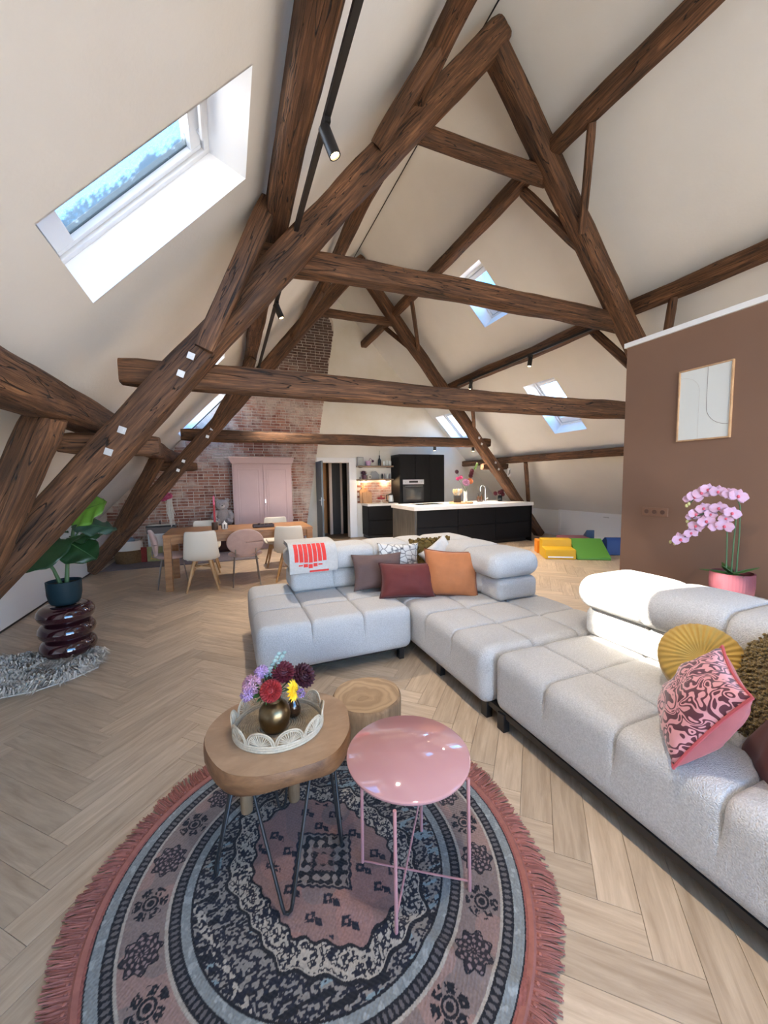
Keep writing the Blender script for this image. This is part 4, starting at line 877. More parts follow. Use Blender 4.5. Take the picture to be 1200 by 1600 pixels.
def sunf(m, p):
    Tm = frame(p, (.75, -.55, .25), (0, 0, 1))
    for k in range(16):
        a = 2*PI*k/16; c, s = math.cos(a), math.sin(a); t_ = Vector((-s, c, 0))*.008; e = Vector((c, s, 0)); m.add([e*.012-t_*.6, e*.012+t_*.6, e*.032+t_+Vector((0, 0, .004)), e*.048+Vector((0, 0, -.004)), e*.032-t_+Vector((0, 0, .004))], [(0, 1, 2, 3, 4)], Tm)
    m.lathe([(.014, -.004), (.016, .004), (.0, .008)], 12, Tm)
flower(vl, 'sunflower', 'small yellow sunflower nodding to the right', sunf, None, (.078, -.03, .172), (.006, -.004, .155), yelf)
def eucl(m, p):
    for k in range(7):
        c = p + Vector((.010*k-.03, .004*k, .013*k-.05)); 
        for s in (-1, 1): m.sphere(tuple(c+Vector((s*.012, 0, .006))), (.011, .004, .009), 7, 4)
flower(vl, 'eucalyptus_sprig', 'grey green eucalyptus sprig above the bouquet', eucl, None, (.015, .03, .275), (.0, .006, .155), eu)
def foliage(m, p):
    random.seed(8)
    for k in range(40):
        d = Vector((random.gauss(0, 1), random.gauss(0, 1), random.gauss(0, .6))).normalized(); c = p + d*.02; w_ = d.orthogonal().normalized()*.005; e = c+d*random.uniform(.03, .06); m.add([c-w_*.4, (c+e)/2-w_, e, (c+e)/2+w_, c+w_*.4], [(0, 1, 2, 3, 4)])
flower(vl, 'leaf_sprig', 'dark green leaves in the vase under the pink stock', foliage, None, (-.035, -.01, .175), (-.002, 0, .155), leafg)
flower(vl, 'aster', 'tiny purple asters below the sunflower', lambda m, p: clus(m, p, .016, 20, .008), None, (.112, -.025, .150), (.006, 0, .155), purp)
amb = mk('amber_glass', (.045, .018, .008), .08, coat=.6)
av = thing('amber_vase', 'small dark amber glass vase beside the brass vase', 'vase', (.235, 1.715, TZ+.012))
MB().lathe([(.022, 0), (.032, .012), (.034, .035), (.024, .062), (.011, .082), (.010, .108), (.013, .112)], 24, cap=True).build('body', amb, av, smooth=True, ang=60)

# ================================================================== plant corner
plum = mk('plum_gloss', (.030, .006, .010), .08, coat=1.0)
sg_ = thing('donut_stool', 'glossy dark plum stool of three stacked rings under the plant pot', 'stool', (-1.37, 4.14, .012))
def torus(m, R_, r_, zc, n=40, k=16, fl=1.0):
    m.grid([[((R_+r_*math.cos(2*PI*j/k))*math.cos(2*PI*i/n), (R_+r_*math.cos(2*PI*j/k))*math.sin(2*PI*i/n), zc+r_*fl*math.sin(2*PI*j/k)) for j in range(k+1)] for i in range(n)], closed_u=True); return m
for q in range(3):
    m = torus(MB(), .128, .080, .078+q*.147, fl=.97); m.lathe([(0, .01+q*.147), (.125, .01+q*.147)], 30, cap=False).lathe([(.125, .145+q*.147), (0, .145+q*.147)], 30, cap=False); m.build('ring', plum, sg_, smooth=True, ang=180)
potm = mk('teal_pot', (.005, .022, .032), .6, spec=.3)
pp_ = thing('potted_plant', 'tall leafy plant in a dark teal pot on the plum ring stool', 'plant', (-1.37, 4.14, .4635))
MB().lathe([(.085, 0), (.098, .006), (.112, .03), (.124, .09), (.127, .205), (.120, .206), (.116, .19), (.114, .17)], 40).build('pot', potm, pp_, smooth=True, ang=50)
MB().lathe([(0, .185), (.116, .18)], 30, cap=False).build('soil', mk('soil', (.03, .02, .012), .95, bump=.6, bscale=60), pp_)
lf_dark = mk('leaf_dark', (.014, .050, .016), .38, var=.4, vscale=12, spec=.4); lf_bright = mk('leaf_bright', (.11, .27, .025), .45, var=.3, vscale=14); lf_grey = mk('leaf_grey_green', (.035, .085, .055), .5, var=.4, vscale=14)
def leaf(name, mat, base, tip, nrm, width, parent, fold=.15, droop=.15, n=14, notch=.16, wave=.02):
    base = Vector(base); tip = Vector(tip); d = tip-base; L_ = d.length; x = d.normalized(); z_ = Vector(nrm); z_ = (z_-x*z_.dot(x)).normalized(); y = z_.cross(x)
    P = []
    for i in range(n+1):
        t = i/n; row = []
        w_ = width*.5*(math.sin(PI*min(1, t*.93+.07))**.7)*(1.15-.55*t) if t < 1 else 0
        for j in range(-6, 7):
            s = j/6; xx = (t - notch*abs(s)**1.3*max(0, 1-t*2.2))*L_
            zz = -fold*abs(s)*w_ - droop*L_*t*t + wave*math.sin(t*18+abs(s)*3)*abs(s) - .012*abs(math.sin(t*16))*(1-abs(s))*0
            p = base + x*xx + y*s*w_ + z_*zz; row.append(tuple(p))
        P.append(row)
    o = MB().grid(P).build(name, mat, parent, smooth=True, ang=180)
    sd_ = o.modifiers.new('thick', 'SOLIDIFY'); sd_.thickness = .002
    mid = [tuple(Vector(P[i][6])+z_*.002) for i in range(n+1)]
    MB().tube(mid, [.004*(1-.8*i/n) for i in range(n+1)], 5).build('midrib', MATS['stem_green2'], o)
    return o
stem2 = mk('stem_green2', (.05, .12, .045), .5)
def petiole(pts, r=.008): MB().tube(pts, [r*1.3]+[r]*(len(pts)-2)+[r*.7], 8).build('petiole', stem2, pp_, smooth=True)
O_ = Vector((-1.37, 4.14, .4635))
def W_(x, y, z_): return tuple(Vector((x, y, z_))-O_)
petiole([W_(-1.35, 4.14, .64), W_(-1.33, 4.14, .85), W_(-1.28, 4.13, 1.05), W_(-1.24, 4.11, 1.25)], .014)
petiole([W_(-1.39, 4.13, .64), W_(-1.42, 4.1, .78), W_(-1.47, 4.06, .92), W_(-1.50, 4.0, 1.02)], .013)
petiole([W_(-1.33, 4.14, .86), W_(-1.27, 4.1, 1.02), W_(-1.18, 4.05, 1.15)], .006); petiole([W_(-1.31, 4.14, .90), W_(-1.27, 4.08, .98), W_(-1.25, 4.04, 1.03)], .007); petiole([W_(-1.32, 4.14, .9), W_(-1.40, 4.15, 1.1), W_(-1.46, 4.16, 1.22)], .005)
leaf('leaf', lf_bright, W_(-1.26, 4.10, 1.25), W_(-.99, 4.02, 1.36), (-.15, -.8, .6), .34, pp_, fold=.1, droop=.05)
leaf('leaf', lf_grey, W_(-1.20, 4.06, 1.17), W_(-.92, 3.98, 1.14), (.0, -.55, .85), .22, pp_, fold=.25, droop=.15)
leaf('leaf', lf_dark, W_(-1.26, 4.04, 1.06), W_(-1.02, 3.98, 1.10), (.1, -.35, .93), .18, pp_, fold=.35, droop=.1)
leaf('leaf', lf_dark, W_(-1.28, 4.02, 1.02), W_(-1.06, 3.90, .90), (.15, -.75, .65), .33, pp_, fold=.2, droop=.18, wave=.012)
leaf('leaf', lf_dark, W_(-1.34, 4.00, 1.06), W_(-1.66, 3.86, .86), (-.1, -.72, .7), .42, pp_, fold=.15, droop=.12, wave=.012)
leaf('leaf', lf_dark, W_(-1.46, 4.16, 1.22), W_(-1.30, 4.12, 1.10), (-.3, -.3, .9), .07, pp_, fold=.6, droop=.1)
leaf('leaf', lf_grey, W_(-1.46, 4.04, .92), W_(-1.36, 4.0, .90), (.2, -.6, .7), .05, pp_, fold=.5)
# sheepskin
furm = mk('sheep_fur', (.80, .73, .63), .9, var=.45, vscale=10, vcol=(.40, .35, .29), isl=.30)
shp = thing('sheepskin', 'shaggy grey beige sheepskin under the ring stool', 'rug', (-1.55, 3.86, 0))
ol = [(-.45, -.38), (-.15, -.42), (.18, -.40), (.38, -.28), (.50, -.14), (.46, .10), (.40, .30), (.10, .40), (-.2, .38), (-.5, .30), (-.62, 0)]
def inpoly(x, y, P_):
    c = False; j = len(P_)-1
    for i in range(len(P_)):
        if (P_[i][1] > y) != (P_[j][1] > y) and x < (P_[j][0]-P_[i][0])*(y-P_[i][1])/(P_[j][1]-P_[i][1])+P_[i][0]: c = not c
        j = i
    return c
MB().prism(ol, .001, .010).build('hide', furm, shp)
m = MB(); random.seed(3); cnt = 0
while cnt < 5200:
    x = random.uniform(-.65, .53); y = random.uniform(-.44, .42)
    if not inpoly(x, y, ol): continue
    cnt += 1; tu = mnoise.noise((x*9, y*9, 1))*3.2 + mnoise.noise((x*3, y*3, 4))*3; a = -1.2+tu; L_ = random.uniform(.07, .13); w_ = .007
    b0 = Vector((x, y, .009)); d = Vector((math.cos(a), math.sin(a), 0)); sd = Vector((-math.sin(a), math.cos(a), 0))*w_; lift = random.uniform(.015, .06)
    if -.02 < x < .38 and .08 < y and math.hypot(x-.18, y-.28) < .22: lift = .002; L_ *= .4
    m.add([b0-sd, b0+sd, b0+d*L_*.55+sd*.8+Vector((0, 0, lift)), b0+d*L_*.55-sd*.8+Vector((0, 0, lift)), b0+d*L_+Vector((0, 0, lift*.35))], [(0, 1, 2, 3), (3, 2, 4)])
o = m.build('fleece', furm, shp); o['kind'] = 'stuff'

# ================================================================== dining area
dinw = wood('dining_wood', (.20, .085, .030), (.44, .215, .085), .4, (1.5, 12, 12), 2, .15, (.52, .28, .12))
DT = thing('dining_table', 'long warm wooden dining table with square legs', 'dining table', (.18, 6.46, 0))
B(-1.04, 1.04, -.46, .46, .755, .80).build('tabletop', dinw, DT, bevel=.005); 
MB().box(-.98, .98, -.42, -.395, .66, .755).box(-.98, .98, .395, .42, .66, .755).box(-.98, -.955, -.395, .395, .66, .755).box(.955, .98, -.395, .395, .66, .755).build('apron', dinw, DT)
for x in (-.99, .99):
    for y in (-.41, .41): B(-.045, .045, -.045, .045, 0, .755).build('leg', dinw, DT, loc=(x, y, 0), bevel=.004)
shellw = mk('cream_shell', (.66, .61, .52), .55); cush = mk('cream_seat_pad', (.60, .56, .49), .8, bump=.2, bscale=200); beech = wood('beech_leg', (.36, .20, .085), (.58, .36, .175), .45, (12, 12, 1), 2, .1)
pinkf = mk('pink_chair_velvet', (.50, .33, .285), .85, sheen=.4, var=.12, vscale=14, bump=.15, bscale=250); chrome = mk('dull_chrome', (.35, .34, .33), .3, 1)
def shell(w_seat, w_top, zt, n=16, round_top=.5, lift=.05, wmid=None):
    prof = [(.215, .415), (.20, .440), (.10, .435), (-.02, .425), (-.12, .432), (-.185, .470), (-.215, .540), (-.232, .63), (-.247, .74), (-.258, zt-.03), (-.262, zt)]
    P = []
    for i, (y, z_) in enumerate(prof):
        t = i/(len(prof)-1); w_ = w_seat + (w_top-w_seat)*max(0, (t-.45)/.55)
        if i == len(prof)-1: w_ *= 1-.16*round_top
        if i == 0: w_ *= .9
        row = []
        for j in range(-n//2, n//2+1):
            s = j/(n/2); up = lift*abs(s)**2.6*(1-abs(t-.45)*1.4); fw = .055*abs(s)**2.2*(1 if t > .45 else 0)
            row.append((s*w_/2, y+fw, z_+max(0, up)-(.02*abs(s)**4 if i == len(prof)-1 else 0)))
        P.append(row)
    return MB().grid(P)
def chair_wood(label, loc, rz, grp):
    t = thing('dining_chair', label, 'chair', loc, rz, grp)
    o = shell(.46, .37, .855).build('shell', shellw, t, smooth=True, ang=180); q = o.modifiers.new('s', 'SOLIDIFY'); q.thickness = .02; q = o.modifiers.new('u', 'SUBSURF'); q.levels = 1; q.render_levels = 1
    MB().add(*rb_pad(.38, .37, .04)).build('seat_pad', cush, t, loc=(0, .03, .437), smooth=True)
    for sx in (-1, 1):
        for sy in (-1, 1): MB().tube([(sx*.10, sy*.09, .42), (sx*.205, sy*.20, .0)], [.024, .013], 10).build('leg', beech, t, smooth=True)
    MB().tube([(-.14, -.12, .33), (.14, .12, .33)], .011, 6).tube([(-.14, .12, .33), (.14, -.12, .33)], .011, 6).build('cross_brace', beech, t); return t
def rb_pad(a, b, h):
    m = rbox((a, b, h), .018, step=.06, puff=.008); return m.v, m.f
def chair_pink(label, loc, rz, grp):
    t = thing('dining_chair', label, 'chair', loc, rz, grp)
    # oval back
    P = []
    for i in range(13):
        r_ = i/12; row = []
        for k in range(33):
            a = 2*PI*k/32; x = .255*r_*math.cos(a); z_ = .195*r_*math.sin(a); row.append((x, -.235-.10*(z_/.2)*.35+.42*x*x*1.6, .655+z_))
        P.append(row)
    o = MB().grid(P).build('backrest', pinkf, t, smooth=True, ang=180); q = o.modifiers.new('s', 'SOLIDIFY'); q.thickness = .045; q.offset = 0; q = o.modifiers.new('u', 'SUBSURF'); q.levels = 1; q.render_levels = 1
    MB().lathe([(.02, .43), (.20, .43), (.232, .445), (.235, .465), (.21, .482), (0, .490)], 36, wob=lambda a, z_: 1+.03*math.cos(2*a)).build('seat', pinkf, t, smooth=True, ang=70)
    for sx in (-1, 1):
        for sy in (-1, 1): MB().tube([(sx*.15, sy*.13, .43), (sx*.19, sy*.20, 0)], .0085, 8).build('leg', chrome, t, smooth=True)
        MB().tube([(sx*.12, -.12, .43), (sx*.14, -.24, .47), (sx*.14, -.25, .56)], .008, 6).build('back_support', chrome, t)
    return t
G_ = 'chairs around the dining table'
chair_wood('cream shell chair with wooden legs at the left of the near side', (-.375, 5.99, 0), 0, G_)
chair_pink('dusty pink oval-back chair on thin metal legs in the middle', (.205, 6.03, 0), 0, G_)
chair_wood('cream shell chair with wooden legs nearest the sofa', (.86, 6.02, 0), math.radians(-12), G_)
chair_pink('dusty pink chair seen from the side at the left table end', (-.80, 6.36, 0), math.radians(-82), G_)
chair_wood('cream shell chair on the far side of the table behind the candle', (-.38, 7.12, 0), PI, G_)
chair_wood('cream shell chair on the far side in front of the wardrobe', (.80, 7.15, 0), PI, G_)
# on the table
darkb = mk('dark_brown_ceramic', (.06, .032, .02), .5); redc = mk('red_candle', (.42, .035, .05), .5); pnkc = mk('pink_candle_tip', (.80, .16, .28), .5); cer = mk('cream_ceramic', (.72, .68, .62), .4)
cs = thing('candle_holder', 'dark brown wooden candle block with red and pink taper', 'candle holder', (-.20, 6.30, .80)); MB().lathe([(.042, 0), (.045, .01), (.045, .115), (.030, .12)], 20).build('block', darkb, cs, smooth=True, ang=40)
c_o = MB().lathe([(.016, .118), (.013, .40)], 14).build('candle', redc, cs, smooth=True, ang=40); MB().lathe([(.0145, .38), (.0125, .50), (.004, .515)], 14).build('candle_tip', pnkc, cs, smooth=True, ang=40)
ch_ = thing('lidded_jar', 'small striped cream and brown jar beside the candle block', 'jar', (-.065, 6.32, .80)); MB().lathe([(.038, 0), (.048, .02), (.048, .075), (.03, .095)], 24).build('body', cer, ch_, smooth=True, ang=40)
for k in range(6): B(-.007, .007, -.05, -.047, .015, .08).build('stripe', darkb, ch_, rot=(0, 0, k*PI/3))
MB().lathe([(.028, .095), (.012, .11), (.006, .13), (0, .135)], 16).build('lid', cer, ch_, smooth=True)
tr = thing('dark_tray', 'dark burgundy tray on the right half of the dining table', 'tray', (.50, 6.34, .80)); dk = mk('dark_burgundy', (.035, .012, .014), .4)
MB().box(-.16, .16, -.10, .10, .001, .012).box(-.16, .16, -.10, -.085, .012, .045).box(-.16, .16, .085, .10, .012, .045).box(-.16, -.145, -.085, .085, .012, .045).box(.145, .16, -.085, .085, .012, .045).build('dish', dk, tr, bevel=.004); MB().lathe([(.03, .012), (.035, .05), (.03, .055)], 14, c=(.05, 0)).lathe([(.02, .012), (.022, .06)], 12, c=(-.06, .02)).build('candle_cups', dk, tr)

# wardrobe
wpk = mk('dusty_pink_paint', (.60, .43, .43), .5, var=.06, vscale=4)
wd = thing('wardrobe', 'dusty pink two-door wardrobe against the brick wall', 'wardrobe', (.75, 9.30, 0))
MB().box(-.64, .64, -.19, .235, .09, 1.98).build('body', wpk, wd, bevel=.004); MB().box(-.67, .67, -.22, .235, 0, .09).build('plinth', wpk, wd, bevel=.006)
MB().prism([(-.66, 1.93), (.66, 1.93), (.68, 1.99), (.70, 2.03), (.70, 2.07), (-.70, 2.07), (-.70, 2.03), (-.68, 1.99)], -.235, .235, Matrix.Rotation(PI/2, 4, 'X')).build('cornice', wpk, wd, bevel=.004)
for s in (-1, 1):
    d = B(min(s*.012, s*.60), max(s*.012, s*.60), -.215, -.19, .13, 1.90).build('door', wpk, wd, bevel=.003); xa, xb = sorted((s*.07, s*.53))
    MB().box(xa, xb, -.224, -.215, .22, .245).box(xa, xb, -.224, -.215, 1.785, 1.81).box(xa, xa+.025, -.224, -.215, .245, 1.785).box(xb-.025, xb, -.224, -.215, .245, 1.785).build('panel_moulding', wpk, d, bevel=.003)
    MB().box(xa+.05, xb-.05, -.219, -.215, .27, 1.76).build('raised_panel', wpk, d, bevel=.003)
    MB().box(s*.60-.02+s*.02, s*.60+.02+s*.02, -.205, -.19, .10, 1.95).build('corner_post', wpk, wd, bevel=.003)
MB().box(.03, .05, -.235, -.215, 1.0, 1.12).build('key_plate', steel, wd); MB().sphere((.04, -.24, 1.02), .016, 10, 6).build('knob', wpk, wd, smooth=True)

# teddy bear on a burgundy seat
bearm = mk('teddy_bear_plush', (.46, .40, .38), .95, var=.25, vscale=30, bump=.5, bscale=120, sheen=.4); bearl = mk('bear_snout', (.62, .55, .52), .95)
sc_ = thing('pouf', 'dark burgundy pouf under the teddy bear', 'pouf', (-.25, 9.2, 0)); rbox((.62, .5, .60), .08, puff=.01).build('cushion_body', velvet('pouf_velvet', (.06, .018, .016)), sc_, smooth=True, ang=80)
br_ = thing('teddy_bear', 'large grey teddy bear sitting beside the pink wardrobe', 'teddy bear', (-.12, 9.22, .605))
def ball(m, c, r, n=18): return m.sphere(c, r, n, n-4)
ball(MB(), (0, .02, .17), (.16, .14, .19)).build('body', bearm, br_, smooth=True); hd = ball(MB(), (0, -.02, .42), (.135, .125, .12)).build('head', bearm, br_, smooth=True)
for s in (-1, 1):
    ball(MB(), (s*.105, .0, .52), (.045, .025, .045), 12).build('ear', bearm, hd, smooth=True); MB().tube([(s*.13, 0, .27), (s*.19, -.08, .17), (s*.14, -.14, .09)], [.06, .058, .05], 12).build('arm', bearm, br_, smooth=True)
    MB().tube([(s*.08, -.02, .065), (s*.14, -.18, .065), (s*.15, -.20, .09)], [.065, .063, .06], 12).build('leg', bearm, br_, smooth=True); ball(MB(), (s*.05, -.125, .445), (.012, .008, .012), 8).build('eye', black, hd, smooth=True)
ball(MB(), (0, -.125, .395), (.055, .045, .042), 12).build('snout', bearl, hd, smooth=True); ball(MB(), (0, -.172, .41), (.018, .012, .012), 8).build('nose', black, hd, smooth=True)

# toys and boxes under the slope by the chimney
gr = thing('flat_rug', 'mauve grey flat woven rug under the eaves by the brick wall', 'rug', (-.85, 8.62, 0)); B(-1.25, 1.35, -.70, .75, .001, .010).build('weave', mk('mauve_weave', (.22, .185, .20), .95, var=.3, vscale=20, bump=.4, bscale=120), gr)
MB().box(-1.27, 1.37, -.715, -.70, .001, .011).box(-1.27, 1.37, .75, .765, .001, .011).build('border', mk('mauve_border', (.12, .10, .12), .95), gr)
bk = thing('storage_basket', 'round woven basket with white upper band full of toys', 'basket', (-1.80, 8.62, .011)); bask = mk('seagrass', (.22, .125, .055), .85, var=.4, vscale=40, bump=.6, bscale=90); canv = mk('white_canvas', (.62, .58, .52), .9, bump=.3, bscale=120)
m = MB()
for q in range(9): torus(m, .215+.018*math.sin(q/8*PI), .016, .016+q*.027, 36, 8)
m.lathe([(0, .008), (.21, .008)], 30, cap=False); m.build('woven_body', bask, bk, smooth=True)
MB().lathe([(.228, .245), (.225, .30), (.215, .42), (.205, .42), (.214, .30), (.215, .25)], 36, cap=False).build('canvas_band', canv, bk, smooth=True, ang=60)
for s in (-1, 1): MB().tube([(s*.205, -.05, .40), (s*.215, -.04, .47), (s*.215, .04, .47), (s*.205, .05, .40)], .009, 6).build('handle', bask, bk)
toyb = mk('toy_blue_grey', (.16, .22, .30), .7); toyw = mk('toy_white', (.6, .6, .6), .7)
ty_ = thing('plush_toy', 'small blue grey plush toy on top of the basket', 'toy', (-1.80, 8.58, .42)); ball(MB(), (0, 0, .02), (.11, .09, .07), 12).build('body', toyb, ty_, smooth=True); ball(MB(), (-.10, -.04, .05), (.055, .05, .05), 10).build('head', toyw, ty_, smooth=True); MB().tube([(.05, -.05, .0), (.12, -.10, -.03)], .022, 8).build('paw', toyb, ty_, smooth=True)
cu = thing('cube_shelf', 'plain white low cabinet behind the picture book', 'cabinet', (-1.26, 8.98, .011)); B(-.25, .25, -.2, .2, 0, .50).build('carcass', white, cu, bevel=.004); B(-.24, .24, -.212, -.2, .01, .49).build('door', white, cu, bevel=.003)
gb = thing('grey_box', 'grey fabric box with loose boards on the white low cabinet', 'box', (-1.28, 8.96, .511)); greyf = mk('grey_felt', (.20, .18, .175), .9, bump=.3, bscale=150); B(-.25, .25, -.18, .18, 0, .13).build('box', greyf, gb, bevel=.012); MB().box(-.255, .255, -.185, .185, .13, .16).build('lid', black, gb, bevel=.004)
MB().box(-.24, .24, -.15, .12, .161, .175).build('board', canv, gb, rot=(0, 0, .05)); MB().box(-.03, -.012, -.05, -.03, .176, .25).build('toy_peg', black, gb)
bo = thing('picture_book', 'picture book with red spine standing on the mauve rug', 'book', (-1.42, 8.50, .012), math.radians(-4)); redb = mk('book_red', (.30, .03, .025), .6, var=.3, vscale=30)
cov = mk('book_cover', (.42, .40, .20), .6, var=.5, vscale=9, vcol=(.25, .30, .12)); B(-.07, .20, -.01, .008, 0, .285).build('cover', cov, bo, bevel=.002); B(-.17, -.072, -.012, .01, 0, .285).build('red_back', redb, bo, bevel=.002)
fig = mk('book_figure', (.62, .36, .22), .7); MB().sphere((.065, -.011, .20), (.04, .002, .042), 14, 6).build('printed_head', fig, bo); MB().prism([(-.02, .04), (.15, .04), (.11, .15), (.02, .15)], .0105, .0125, Matrix.Rotation(PI/2, 4, 'X')).build('printed_body', mk('book_dress', (.60, .45, .14), .7), bo)
df = thing('hanging_decoration', 'pink dried blossom and white macrame hanging from the far truss', 'decoration', (-1.05, 8.0, 0)); m = MB().tube([(-.02, 0, 1.30), (-.02, -.02, 1.745)], .002, 4).tube([(.06, 0, 1.24), (.06, -.02, 1.745)], .002, 4); m.build('string', canv, df)
m = MB(); petals_ball(m, Vector((-.05, 0, 1.24)), .07, 5, 12, (0, -.6, .8), .6, .7); petals_ball(m, Vector((.03, -.01, 1.275)), .07, 5, 12, (0, -.6, .8), .6, .7); m.build('blossom', fcol('dried_pink', (.55, .10, .20)), df)
m = MB(); random.seed(6)
for k in range(34):
    x = random.uniform(.02, .10); z0_ = random.uniform(1.2, 1.25); L_ = random.uniform(.25, .5); m.tube([(x, random.uniform(-.03, .03), z0_), (x+random.uniform(-.03, .03), random.uniform(-.04, .04), z0_-L_*.5), (x+.02+random.uniform(-.03, .03), random.uniform(-.03, .03), z0_-L_)], .006, 5)
m.build('macrame', canv, df, smooth=True)

# ================================================================== kitchen
kb = mk('kitchen_black', (.006, .006, .007), .6, spec=.2, var=.3, vscale=5, stretch=(10, 10, 1), bump=.15, bscale=30); top_w = mk('white_quartz', (.82, .80, .77), .25, var=.05, vscale=20)
oakb = wood('black_oak_end', (.025, .023, .020), (.11, .10, .085), .45, (12, 12, .8), 2.2, .3)
isl = thing('kitchen_island', 'long black kitchen island with white worktop', 'kitchen island', (5.2, 7.8, 0))
B(-1.52, 1.56, -.54, .55, .08, .86).build('body', kb, isl, bevel=.003); B(-1.47, 1.5, -.48, .5, 0, .08).build('plinth', black, isl); B(-1.575, -1.52, -.58, .58, 0, .86).build('end_panel', oakb, isl, bevel=.003); B(1.56, 1.59, -.58, .58, 0, .86).build('end_panel', kb, isl, bevel=.003)
B(-1.60, 1.60, -.62, .62, .86, .94).build('worktop', top_w, isl, bevel=.004)
for k in range(3):
    for (z0_, z1_) in ((.10, .47), (.49, .85)): B(-1.505+k*1.022, -.495+k*1.022, -.56, -.54, z0_, z1_).build('drawer_front', kb, isl, bevel=.003)
# wall run: base unit, tall units, shelf
bu = thing('base_cabinet', 'black base cabinet with white worktop beside the doorway', 'cabinet', (3.76, 9.55, 0)); B(-.42, .42, -.24, .24, .08, .85).build('body', kb, bu, bevel=.003); B(-.40, .40, -.2, .24, 0, .08).build('plinth', black, bu); B(-.44, .42, -.27, .245, .85, .91).build('worktop', top_w, bu, bevel=.003)
for z0_, z1_ in ((.10, .46), (.48, .84)): B(-.41, .41, -.26, -.24, z0_, z1_).build('drawer_front', kb, bu, bevel=.003)
tb = thing('tall_cabinet', 'tall black kitchen units with built-in oven', 'cabinet', (4.87, 9.50, 0)); B(-.67, .67, -.28, .29, .08, 2.19).build('carcass', kb, tb, bevel=.003); B(-.65, .65, -.24, .29, 0, .08).build('plinth', black, tb)
for k in range(3): B(-.665+k*.447, -.225+k*.447, -.30, -.28, 1.56 if k == 0 else .10, 2.18).build('door', kb, tb, bevel=.003)
ov = B(-.60, .02, -.325, -.30, .93, 1.52).build('oven', black, tb, bevel=.004); ovg = mk('oven_glass', (.05, .055, .055), .1, coat=.5)
B(-.60, .02, -.332, -.325, 1.40, 1.52).build('control_panel', mk('oven_steel', (.55, .57, .60), .35, .6), ov); B(-.42, -.16, -.335, -.332, 1.44, 1.49).build('display', black, ov); B(-.50, -.08, -.328, -.325, 1.0, 1.29).build('window', ovg, ov); MB().tube([(-.55, -.36, 1.35), (-.03, -.36, 1.35)], .012, 8).tube([(-.53, -.36, 1.35), (-.53, -.325, 1.35)], .008, 6).tube([(-.05, -.36, 1.35), (-.05, -.325, 1.35)], .008, 6).build('handle', steel, ov)
for k in range(3): MB().lathe([(.014, 0), (.012, .02)], 12, Matrix.Translation((-.52+k*.23, -.332, 1.46)) @ Matrix.Rotation(PI/2, 4, 'X')).build('knob', steel, ov) if k != 1 else None
# brick splashback and shelves
sb = thing('brick_splashback', 'strip of bare bricks above the white worktop', 'splashback', (3.76, 9.79, .91)); B(-.56, .44, -.004, .008, 0, .58).build('mortar', mort, sb); random.seed(9)
for r_ in range(8):
    x = -.55 + (.1 if r_ % 2 else 0)
    while x < .40:
        x2 = min(x+.2, .435); B(x, x2, -.018, -.004, r_*.07+.008, r_*.07+.062).build('brick', brick_m, sb); x = x2+.013
shw = wood('shelf_wood', (.16, .10, .06), (.34, .24, .16), .6, (1.5, 12, 12), 2, .3)
for q, z_ in enumerate((1.865, 1.515)):
    s_ = thing('wall_shelf', ['upper rough wooden wall shelf left of the black tall units', 'lower rough wooden wall shelf left of the black tall units'][q], 'shelf', (3.70, 9.67, z_), 0, 'kitchen wall shelves'); B(-.52, .48, -.11, .115, 0, .04).build('board', shw, s_, bevel=.004)
    for x in (-.42, .36): MB().box(x, x+.02, -.09, .118, -.012, 0).box(x, x+.02, .105, .118, -.012, .10).build('bracket', black, s_)
def petals_part(t):
    m = MB(); petals_ball(m, Vector((0, 0, .15)), .07, 4, 9, (0, -.2, 1), .8, .6); m.build('foliage', dkpur, t)
glassc = mk('glass_clear', (.75, .80, .80), .1, trans=.0, coat=.6); 
def jar(name, label, loc, prof, mat, cat, n=16, grp='things on the kitchen shelves', extra=None):
    t = thing(name, label, cat, loc, 0, grp); MB().lathe(prof, n).build('body', mat, t, smooth=True, ang=45)
    if extra: extra(t)
    return t
lilp = mk('lilac_pot', (.50, .32, .50), .6); blkb = mk('black_bottle', (.008, .010, .010), .15); gry = mk('grey_ceramic', (.30, .30, .30), .6); dkpur = mk('dark_purple', (.10, .03, .06), .5)
US, LS_ = 1.906, 1.556
pf = thing('framed_photo', 'small framed picture at the left end of the upper shelf', 'picture frame', (3.28, 9.70, US), 0); B(-.09, .09, -.01, .015, 0, .23).build('frame', gry, pf, bevel=.003); B(-.07, .07, -.013, -.01, .02, .21).build('print', mk('frame_print', (.55, .58, .56), .6, var=.3, vscale=8), pf)
jar('flower_pot', 'lilac pot on the upper kitchen shelf', (3.49, 9.66, US), [(.045, 0), (.06, .01), (.075, .12), (.06, .125)], lilp, 'pot', extra=lambda t: MB().tube([(0, 0, .1), (.06, 0, .2), (.12, 0, .14)], .006, 6).sphere((.13, 0, .12), .035, 10, 6).build('hanging_bloom', dkpur, t, smooth=True))
jar('bottle', 'black bottle standing on the upper kitchen shelf', (3.81, 9.66, US), [(.04, 0), (.042, .01), (.042, .15), (.016, .20), (.014, .27), (.017, .275)], blkb, 'bottle', extra=lambda t: MB().tube([(0, 0, .27), (.0, 0, .34), (.01, 0, .40)], .005, 5).build('twig', stemg, t))
for k in range(3): jar('drinking_glass', ['low clear glass nearest the black bottle on the upper shelf', 'taller clear glass in the middle of the row on the upper shelf', 'low clear glass at the right end of the upper shelf'][k], (3.94+k*.085, 9.64, US), [(.028, 0), (.033, .005), (.036, .12+.02*(k % 2))], glassc, 'glass')
jar('plant_pot', 'dark purple pot plant on the lower kitchen shelf', (3.36, 9.65, LS_), [(.05, 0), (.055, .01), (.062, .10), (.055, .105)], dkpur, 'pot', extra=lambda t: petals_part(t))

